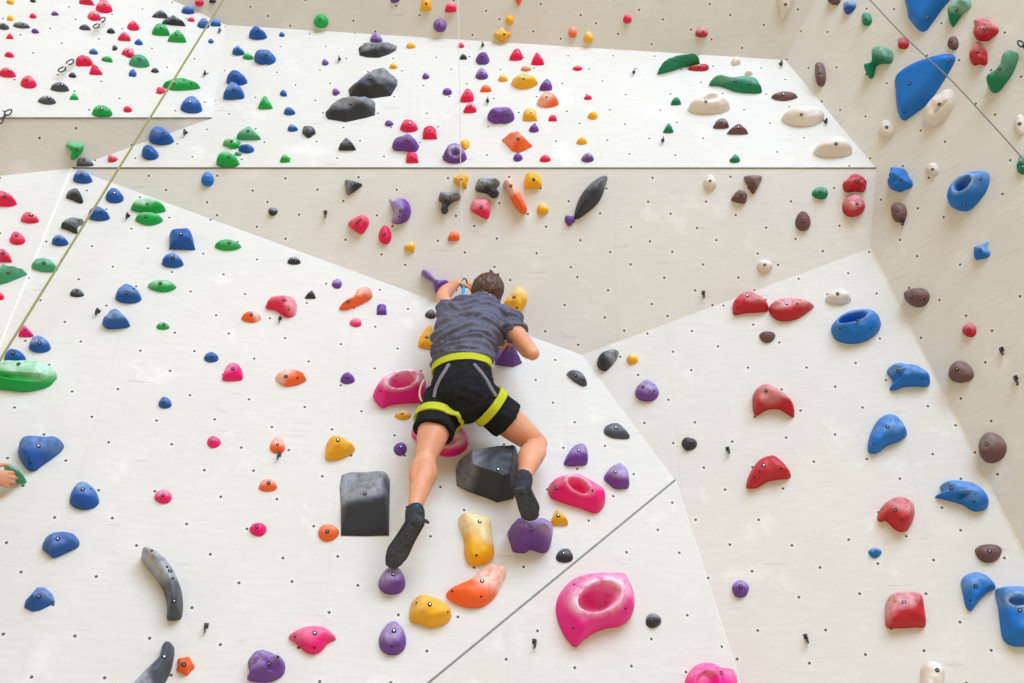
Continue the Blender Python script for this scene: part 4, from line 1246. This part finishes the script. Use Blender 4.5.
    for i in range(9):
        a = rr.uniform(0, 6.28)
        o = hc + up * .100 - f * .03 + rt * math.cos(a) * .024 + f * math.sin(a) * .024
        hair.append(tube([(*o, .011, .008), (*(o + up * rr.uniform(.008, .018) + rt * rr.uniform(-.02, .02) - f * .006), .004, .004)], side=rt, n=8, sub=2))
    fuse('hair', hair, .005, 1, HAIR, root, lambda c, n: .005 * noise.noise(Vector((c.x * 60, c.y * 60, c.z * 16))) + .002 * noise.noise(c * 140))
    # shirt
    g = .014
    st = [row('waist', .137 + g + .010, .098 + g + .008), row('rib', .152 + g + .012, .106 + g + .008), row('chest', .174 + g, .110 + g), row('yoke', .168 + g, .094 + g * 1.1), row('collar', .078, .070)]
    wl = P['waist'] + (P['pelvis'] - P['waist']) * .16
    st.insert(0, (*wl, .148 + g, .104 + g))
    shirt = [tube(st, side=sh, sub=4, n=24, flat=True), tube(st[-3:], side=sh, sub=4, n=24)]
    for s in 'LR':
        a, b = P['sh' + s], P['el' + s]
        inn = P['yoke'].lerp(a, .5)
        e = SLEEVE[s]
        shirt.append(tube([(*inn, .068, .074), (*a, .071, .072), (*a.lerp(b, e * .55), .060, .060), (*a.lerp(b, e), .059, .058)], side=sh, flat=True))

    def folds(c, n):
        q = c - P['chest']
        u = q.dot(sh)
        wv = q.z + .55 * u * u + .10 * noise.noise(Vector((u * 5, q.z * 4, 1)))
        am = .030 * (0.5 + 0.5 * noise.noise(Vector((u * 6, q.z * 5, 4))) + .35)
        r = 1 - abs(noise.noise(Vector((u * 3.0, wv * 34, q.y * 2)))) * 2.2
        r2 = 1 - abs(noise.noise(Vector((u * 7.0 + 9, wv * 15 + u * 8, q.y * 2)))) * 2.2
        return max(-.003, am * (max(-.2, r) * .9 + max(-.2, r2) * .6 - .66)) + .002
    fuse('t_shirt', shirt, .0062, 3, shirt_mat, root, folds)
    # shorts
    sp = [(*P['waist'].lerp(P['pelvis'], .12), .153, .113), row('pelvis', .176, .142), (*P['pelvis'].lerp(P['crotch'], .7), .150, .128)]
    shorts = [tube(sp, side=hp, sub=4, n=24)]
    for s in 'LR':
        h_, k_ = P['hip' + s], P['kn' + s]
        e = HEM[s]
        sv = Vector((1, 0, 0)) if s == 'L' else Vector((.7, -.3, -.6))
        shorts.append(tube([(*h_.lerp(P['pelvis'], .25), .10, .105), (*h_, .108, .112), (*h_.lerp(k_, e * .5), .108, .108), (*h_.lerp(k_, e), .112, .108)], side=sv, flat=True))
    shorts_ob = fuse('shorts', shorts, .0062, 4, SHORTS, root, lambda c, n:   .006 * noise.noise(Vector((c.x * 16, c.y * 14, c.z * 30))) + .004 * noise.noise(c * 45))
    from mathutils.bvhtree import BVHTree
    tree = BVHTree.FromPolygons([v.co[:] for v in shorts_ob.data.vertices], [tuple(p.vertices) for p in shorts_ob.data.polygons])

    def ring(c, axis, side, width, off, mat, name, parent, rmax=.24):
        """webbing that lies round the body: found by casting inward at the cloth"""
        axis = axis.normalized()
        s = (side - axis * side.dot(axis)).normalized()
        t = axis.cross(s)
        n = 40
        vs, fs = [], []
        rad = []
        for i in range(n):
            a = 2 * math.pi * i / n
            d = s * math.cos(a) + t * math.sin(a)
            hit = tree.ray_cast(c + d * rmax, -d, rmax)
            rad.append((hit[0] - c).length if hit[0] is not None else None)
        good = [x for x in rad if x]
        med = sorted(good)[len(good) // 2]
        rad = [x if x and x < med * 1.45 else med for x in rad]
        rad = [(rad[i - 1] + rad[i] * 2 + rad[(i + 1) % n]) / 4 for i in range(n)]
        for i in range(n):
            a = 2 * math.pi * i / n
            d = s * math.cos(a) + t * math.sin(a)
            for (w_, o_) in ((-.5, 0), (-.5, off), (.5, off), (.5, 0)):
                vs.append(c + d * (rad[i] + o_ - .002) + axis * width * w_)
        for i in range(n):
            for j in range(4):
                fs.append((i * 4 + j, i * 4 + (j + 1) % 4, ((i + 1) % n) * 4 + (j + 1) % 4, ((i + 1) % n) * 4 + j))
        o = mesh_ob(name, vs, fs, mat, None)
        o.data.set_sharp_from_angle(angle=math.radians(50))
        o.parent = parent
        if parent is root:
            o.matrix_parent_inverse = Matrix.Translation(-root.location)
        return o

    wc = P['waist'].lerp(P['pelvis'], .22)
    belt = ring(wc, (P['waist'] - P['pelvis']) + Vector((0, -.02, 0)), hp, .040, .014, LIME, 'harness', root, .3)
    for s, e in (('L', .30), ('R', .36)):
        h_, k_ = P['hip' + s], P['kn' + s]
        ring(h_.lerp(k_, LOOP[s]), (k_ - h_) + Vector((0, 0, .0)), Vector((1, 0, 0)) if s == 'L' else Vector((.5, -.5, -.6)), .046, .013, LIME, 'leg_loop', belt, .2)
    allt = tree

    def ribbon(pix, width, mat, name, parent):
        pts = []
        for (x, y) in pix:
            r = ray(x, y).normalized()
            hit = allt.ray_cast(EYE, r)
            if hit[0] is not None:
                pts.append((hit[0] - r * .006, hit[1]))
        if len(pts) < 3:
            return
        rows = [(*p, width, .0035) for p, n in pts]
        v, q = tube(rows, side=Vector((1, 0, 0)), sub=3, n=10)
        o = mesh_ob(name, v, q, mat)
        o.parent = parent
        return o
    if not reach:
        ribbon([(449, 364), (445, 371), (440, 379), (436, 388), (434, 397)], .0095, GREYWEB, 'strap', belt)
        ribbon([(474, 364), (480, 371), (486, 379), (491, 388), (496, 396)], .0095, GREYWEB, 'strap', belt)
        lp = [at_y(x, y, J['pelvis'][2] - .02) for (x, y) in ((424, 380), (421, 386), (419.5, 393), (420.5, 399), (423, 402))]
        v, q = tube([(*p, .0055, .0055) for p in lp], side=(1, 0, 0), n=8)
        mesh_ob('gear_loop', v, q, PEACH).parent = belt
    # shoes
    for s in 'LR':
        a_, he, to = P['an' + s], P['he' + s], P['to' + s]
        dv = (to - he).normalized()
        sv = Vector((1, 0, 0))
        sv = (sv - dv * sv.dot(dv)).normalized()
        bk = dv.cross(sv).normalized()
        if bk.y > 0:
            bk = -bk              # toward the sole
        parts = [tube([(*(a_.lerp(he, -.08)), .043, .046), (*a_.lerp(he, .35), .048, .050), (*he.lerp(to, .06), .046, .044)], side=sv, flat=True),
                 tube([(*he.lerp(to, .0), .046, .046), (*(he.lerp(to, .25) - bk * .006), .046, .042), (*(he.lerp(to, .5) - bk * .008), .049, .036), (*(he.lerp(to, .78) - bk * .004), .054, .030), (*(he.lerp(to, .97) + bk * .006), .040, .022)], side=sv, power=2.4)]
        shoe = fuse('climbing_shoe', parts, .0052, 2, SHOE, root)
        sole = [tube([(*(he.lerp(to, .12) + bk * .036), .030, .008), (*(he.lerp(to, .35) + bk * .030), .036, .008), (*(he.lerp(to, .65) + bk * .026), .046, .008), (*(he.lerp(to, .9) + bk * .026), .046, .008), (*(he.lerp(to, 1.06) + bk * .016), .026, .010)], side=sv, power=3),
                tube([(*(he.lerp(to, .12) + bk * .036), .030, .008), (*(he.lerp(to, -.12) + bk * .030), .030, .008), (*(he.lerp(a_, .4) + bk * .030 - dv * .012), .022, .007)], side=sv, power=2.5)]
        so_ = fuse('sole', sole, .0045, 2, RUBBER, shoe)
        so_.matrix_parent_inverse = Matrix.Identity(4)
        tb = a_ + bk * .043 - dv * .014
        v, q = tube([(*(tb + dv * .03), .009, .004), (*(tb), .010, .005), (*(tb - dv * .026), .008, .005)], side=sv, n=10)
        mesh_ob('pull_tab', v, q, TEAL).parent = shoe
        if not reach and s == 'L':
            o = a_ + dv * .012 + sv * .055 + bk * .03
            v, q = tube([(*(o - sv * .02), .007, .009), (*(o + sv * .012), .009, .011), (*(o + sv * .03), .008, .010)], side=dv, n=10)
            mesh_ob('strap', v, q, RUBBER).parent = shoe
    return root, P


EYEW = plain('eye_white', 'e9e4de', .3)
EYEB = plain('eye_iris', '4a3524', .3)
J = dict(crotch=(463, 411, 4.76), pelvis=(462, 393, 4.74), waist=(462, 362, 4.77), rib=(465, 343, 4.78), chest=(473, 326, 4.79), yoke=(479, 314, 4.80),
         collar=(484, 305, 4.81), neck=(486,301,4.82), skull=(486.5,295,4.835), head=(486.5, 291.5, 4.85),
         shL=(450, 316, 4.79), elL=(442,296,4.95), wrL=(456,283,5.03), shR=(507,321,4.79), elR=(533,354,4.67), wrR=(514.5, 341, 4.98),
         hipL=(443, 400, 4.79), knL=(426, 457, 4.69), anL=(414.5, 510, 4.60), heL=(416, 521, 4.57), toL=(392,562.5,4.69),
         hipR=(479,398,4.74), knR=(538,445,4.94), anR=(524,477,4.66), heR=(521,488,4.62), toR=(531.5,515,4.79))
J_HAND = {'L': ((1.0, .35, .12), (.1, .6, -.8), -1, .35), 'R': ((-.55, .8, .35), (0, .3, -1), 1, .5)}
SLEEVE = {'L': .30, 'R': .36}
HEM = {'L': .58, 'R': .48}
LOOP = {'L': .36, 'R': .18}
CLIMBER, PJ = person(J, 'climber in a grey t-shirt and black shorts with a lime harness, seen from behind', SHIRT, (-.25, .85, .35))
# second climber: only a hand comes into view at the edge
J2 = {k: (x - 575, y + 131, Y - .70) for k, (x, y, Y) in J.items()}
J2['wrR'] = (-16, 476, 4.40)
J2['elR'] = (-52, 498, 4.24)
J2['shR'] = (-70, 456, 4.09)
J_HAND = {'L': ((1.0, .35, .12), (.1, .6, -.8), -1, .35), 'R': ((.85, .35, .0), (.1, .75, .25), 1, .42)}
person(J2, 'second climber at the edge whose hand grips the slim jade green hold', BLUESHIRT, (.2, .85, .35), reach=True)
# ------------------------------------------------------------------ ropes, quickdraws, hangers
OLIVE = cloth('olive_rope_sheath', '8f9058', 'a9a873', 160, .4)
PALE = cloth('pale_rope_sheath', 'd2cfc8', 'e2dfd8', 160, .3)
GREYROPE = cloth('grey_rope_sheath', '77747a', '8c8a8e', 160, .3)
BLUEWEB = cloth('sky_blue_webbing', '3b95c9', '57abd9', 90, .3)
DARKWEB = cloth('dark_webbing', '3a3340', '4d4456', 90, .3)


def rope(pts, r, mat, label, name='rope'):
    v, q = tube([(*p, r, r) for p in pts], side=(1, 0, 0.01), sub=6, n=8)
    o = mesh_ob(name, v, q, mat)
    tag(o, label, 'rope')
    return o


def above(px, py, off, k=None):
    pl = FACETS[k or facet_at(px, py)][0]
    p = pl.hit(px, py)
    r = (p - EYE).normalized()
    return p - r * (off / max(.25, abs(r.dot(pl.n))))


a, b = above(243, -32, .15, 'wall_top'), above(-36, 418, .16, 'wall_far_left')
rope([a, a.lerp(b, .33), a.lerp(b, .66), b], .0062, OLIVE, 'olive climbing rope strung diagonally across the left side of the wall')
cp = [(842, -30), (871, 1), (907, 39), (949, 78), (990, 122), (1017, 152), (1050, 190)]
rope([above(x, y, .17, 'wall_right') for i, (x, y) in enumerate(cp)], .0036, GREYROPE, 'thin grey rope running down the right wall across the large blue fin-shaped hold')
a, b = above(457.5, -60, .3, 'wall_top'), at_y(462.3, 285, 4.90)
rope([a, a.lerp(b, .5), b], .0021, PALE, "pale rope hanging straight down to the climber's raised hand")


def carabiner(c, d, n, L, W, r, parent, mat=STEEL):
    """a pear-shaped ring of round bar"""
    s = d.cross(n).normalized()
    pts = []
    for i in range(21):
        t = 2 * math.pi * i / 20
        wv = W * (1 + .22 * math.cos(t))
        pts.append(c + d * (L * math.cos(t)) + s * (wv * math.sin(t)))
    vs, fs = [], []
    for i in range(20):
        tg = (pts[(i + 1) % 20] - pts[i - 1]).normalized() if i else (pts[1] - pts[19]).normalized()
        x = tg.cross(n).normalized()
        for j in range(7):
            q = 2 * math.pi * j / 7
            vs.append(pts[i] + x * (r * math.cos(q)) + n * (r * math.sin(q)))
    for i in range(20):
        for j in range(7):
            fs.append((i * 7 + j, i * 7 + (j + 1) % 7, ((i + 1) % 20) * 7 + (j + 1) % 7, ((i + 1) % 20) * 7 + j))
    o = mesh_ob('carabiner', vs, fs, mat)
    if parent:
        o.parent = parent
        o.matrix_parent_inverse = Matrix.Translation(-parent.location)
    return o


def quickdraw(p, q, n, label, sling, wid=.009):
    root = bpy.data.objects.new('quickdraw', None)
    COL.objects.link(root)
    root.location = p
    tag(root, label, 'quickdraw', 'quickdraws on the wall')
    d = (q - p).normalized()
    L = (q - p).length
    cl = min(.045, L * .2)
    carabiner(p + d * cl, d, n, cl, cl * .42, .0045, root, DARKSTEEL)
    carabiner(q - d * cl, d, n, cl, cl * .42, .0045, root, DARKSTEEL)
    s = d.cross(n).normalized()
    v, f = tube([(*(p + d * cl * 1.75), wid, .004), (*p.lerp(q, .5), wid * .8, .004), (*(q - d * cl * 1.75), wid, .004)], side=s, n=10)
    o = mesh_ob('sling', v, f, sling, root)
    o.matrix_parent_inverse = Matrix.Translation(-p)
    return root


for (x0, y0, x1, y1, lab, sl_) in (
        (104.5, 17.5, 94.5, 28, 'quickdraw hanging beside small grey half-moon hold high on the upper left slab', PALE),
        (73, 59.5, 59.5, 71.8, 'quickdraw hanging just left of a lumpy red-pink hold on the upper left slab', PALE),
        (11, 109.5, -3, 124, 'quickdraw hanging over the lower edge of the upper left slab', DARKWEB),
        (1018, 41, 1031, 54, 'quickdraw at the right edge beside the long curved dark green hold', DARKWEB)):
    k = 'wall_right' if x0 > 500 else 'wall_upper_left'
    quickdraw(above(x0, y0, .03, k), above(x1, y1, .05, k), FACETS[k][0].n, lab, sl_)
quickdraw(at_y(464.5, 278.5, 5.03), at_y(461.8, 305, 4.95), Vector((0, -1, .2)).normalized(), "quickdraw with sky blue sling by the climber's raised hand", BLUEWEB, .012)


def hanger_mesh():
    vs, fs = [], []
    def box(x0, x1, y0, y1, z0, z1):
        b = len(vs)
        vs.extend([(x, y, z) for z in (z0, z1) for y in (y0, y1) for x in (x0, x1)])
        fs.extend([tuple(b + i for i in f) for f in ((0, 2, 3, 1), (4, 5, 7, 6), (0, 1, 5, 4), (2, 6, 7, 3), (0, 4, 6, 2), (1, 3, 7, 5))])
    box(-.010, .010, -.004, .020, .0005, .0035)
    n = 14
    b = len(vs)
    for (rr, zz) in ((.020, -.0022), (.020, .0022), (.0105, .0022), (.0105, -.0022)):
        for i in range(n):
            a = 2 * math.pi * i / n
            vs.append((zz, -.012 + rr * math.cos(a) * 1.15, .022 + rr * math.sin(a)))
    for k in range(4):
        for i in range(n):
            fs.append((b + k * n + i, b + k * n + (i + 1) % n, b + ((k + 1) % 4) * n + (i + 1) % n, b + ((k + 1) % 4) * n + i))
    b = len(vs)
    for z in (.003, .012):
        for i in range(6):
            a = i * math.pi / 3
            vs.append((.006 * math.cos(a), .010 + .006 * math.sin(a), z))
    for i in range(6):
        fs.append((b + i, b + (i + 1) % 6, b + 6 + (i + 1) % 6, b + 6 + i))
    fs.append(tuple(b + 6 + i for i in range(6)))
    me = bpy.data.meshes.new('bolt_hanger')
    me.from_pydata(vs, [], fs)
    me.materials.append(DARKSTEEL)
    return me


HANG = hanger_mesh()
HANGERS = []
for (x, y, k) in ((220.6, 32.4, 'wall_upper_center'), (204.7, 74.6, 'wall_upper_left'), (339.5, 60, 'wall_upper_center'), (482.6, 46, 'wall_upper_center'), (487.7, 101.5, 'wall_upper_center'),
                  (633.8, 73, 'wall_upper_center'), (780.6, 64.8, 'wall_upper_center'), (662.8, 141.2, 'wall_upper_center'), (825.4, 122.5, 'wall_upper_center'), (98, 312.6, 'wall_lower_left'),
                  (128, 217, 'wall_lower_left'), (185.7, 133.7, 'wall_upper_center'), (280, 319.5, 'wall_lower_left'), (325.6, 213.5, 'wall_center'), (279, 456, 'wall_lower_left'), (703.4, 294, 'wall_center'),
                  (728, 450, 'wall_lower_right'), (1002.4, 350.5, 'wall_right'), (1016.6, 379, 'wall_right'), (806, 638, 'wall_lower_right'), (206, 627.5, 'wall_lower_left'), (534, 643, 'wall_lower_center'),
                  (903.5, 221.5, 'wall_right')):
    pl = FACETS[k][0]
    o = bpy.data.objects.new('bolt_hanger', HANG)
    COL.objects.link(o)
    c, s = math.cos(x * 1.7) * .15, 0
    rot = Matrix.Rotation(c, 4, 'Z')
    o.matrix_world = frame(pl.u, pl.v, pl.n, pl.hit(x, y)) @ rot
    HANGERS.append(dict(o=o, x=x, y=y, fac=k))

# ------------------------------------------------------------------ what each thing is called
FNAME = {'wall_upper_left': 'upper left slab', 'wall_top': 'top overhang', 'wall_upper_center': 'upper middle slab', 'wall_left': 'dim left soffit', 'wall_center': 'shaded band',
         'wall_right': 'right wall', 'wall_far_left': 'far left panel', 'wall_lower_left': 'lower left slab', 'wall_lower_center': 'bottom panel', 'wall_lower_right': 'lower right slab'}
KSHAPE = {'dome': 'rounded', 'half': 'half-moon', 'lens': 'lens-shaped', 'lobes': 'twin-lobed', 'lump': 'lumpy', 'tri': 'pointed', 'wedge': 'angular', 'quad': 'blocky', 'penta': 'five-sided',
          'heart': 'heart-shaped', 'flower': 'flower-shaped', 'egg': 'egg-shaped', 'traced': ''}
ORD = ['', 'first', 'second', 'third', 'fourth', 'fifth', 'sixth', 'seventh', 'eighth', 'ninth', 'tenth', 'eleventh', 'twelfth', 'thirteenth', 'fourteenth', 'fifteenth']


def direction(h, g):
    """where h lies, seen from g"""
    dx, dy = h['x'] - g['x'], h['y'] - g['y']
    a = math.degrees(math.atan2(-dy, dx)) % 360
    return ['right of', 'above-right of', 'above', 'above-left of', 'left of', 'below-left of', 'below', 'below-right of'][int((a + 22.5) // 45) % 8]


for h in HOLDS:
    s = max(h['w'], h['h'])
    h['size'] = 'tiny' if s < 9 else 'small' if s < 17 else ''
    h['shape'] = h['shape'] or ('' if s < 9 else KSHAPE[h['kind']])
    h['cn'] = HOLD_COL[h['col']][1]
    h['vis'] = -5 < h['x'] < 1029 and -5 < h['y'] < 688
    h['base'] = ' '.join(x for x in (h['size'] if h['size'] not in h['shape'] else '', h['shape'], h['cn']) if x)
    h['short'] = ' '.join(x for x in (h['size'], h['cn']) if x)
for h in HOLDS:
    h['near'] = sorted((g for g in HOLDS if g is not h and g['vis']), key=lambda g: (g['x'] - h['x']) ** 2 + (g['y'] - h['y']) ** 2)[:7]
    h['rel'] = [(direction(h, g), g['short'], g) for g in h['near']]
used = set()
for h in HOLDS:
    rivals = [g for g in HOLDS if g is not h and g['base'] == h['base'] and g['fac'] == h['fac']]
    lab = None
    if h['look']:
        c = f"{h['base']} hold {h['look']} {'on the'} {FNAME[h['fac']]}"
        if not any(g['look'] == h['look'] for g in rivals) and len(c.split()) <= 16:
            lab = c
    if not lab:
        for (d, sn, g) in h['rel'][:4]:
            if any(sn == s2 and d == d2 for r in rivals for (d2, s2, g2) in r['rel']):
                continue
            if sum(1 for (d2, s2, g2) in h['rel'] if s2 == sn) > 2:
                continue
            lab = f"{h['base']} hold just {d} {'an' if sn[0] in 'aeiou' else 'a'} {sn} hold on the {FNAME[h['fac']]}"
            break
    if not lab or lab in used:
        grp = sorted(rivals + [h], key=lambda g: g['x'])
        i, n = grp.index(h), len(grp)
        w_ = 'leftmost' if i == 0 else 'rightmost' if i == n - 1 else f"{ORD[i + 1]} from left" if i < 14 else f"{ORD[n - i]} from right"
        lab = f"{w_} of the {h['base']} holds on the {FNAME[h['fac']]}" if n > 1 else f"only {h['base']} hold on the {FNAME[h['fac']]}"
    if len(lab.split()) > 16:
        lab = lab.replace(' on the ', ' on ')
    used.add(lab)
    h['lab'] = lab
    tag(h['o'], lab, 'climbing hold', f"{h['cn']} holds on the {FNAME[h['fac']]}")
for h in HANGERS:
    for g in sorted(HOLDS, key=lambda g: (g['x'] - h['x']) ** 2 + (g['y'] - h['y']) ** 2):
        lab = f"small dark bolt hanger {direction(h, g)} {'an' if g['short'][0] in 'aeiou' else 'a'} {g['short']} hold on the {FNAME[h['fac']]}"
        if lab not in used:
            break
    used.add(lab)
    tag(h['o'], lab, 'bolt hanger', 'bolt hangers on the wall')

# ------------------------------------------------------------------ light
w = bpy.data.worlds.new('hall_daylight')
SC.world = w
w.use_nodes = True
w.node_tree.nodes['Background'].inputs[0].default_value = (.745, .62, .41, 1)
w.node_tree.nodes['Background'].inputs[1].default_value = .92
sl = bpy.data.lights.new('skylight', 'AREA')
so = bpy.data.objects.new('skylight', sl)
COL.objects.link(so)
sl.shape = 'RECTANGLE'
sl.size, sl.size_y = 16.0, 9.0
sl.energy = 5700
sl.color = (.58, .72, .95)
so.location = (6.3, -9.0, 18.0)
so.rotation_euler = (Vector((0, 5, 4.8)) - so.location).to_track_quat('-Z', 'Y').to_euler()
vs_ = SC.view_settings
vs_.view_transform = 'Standard'
vs_.look = 'None'
vs_.gamma = 1
vs_.exposure = 0
vs_.use_curve_mapping = False
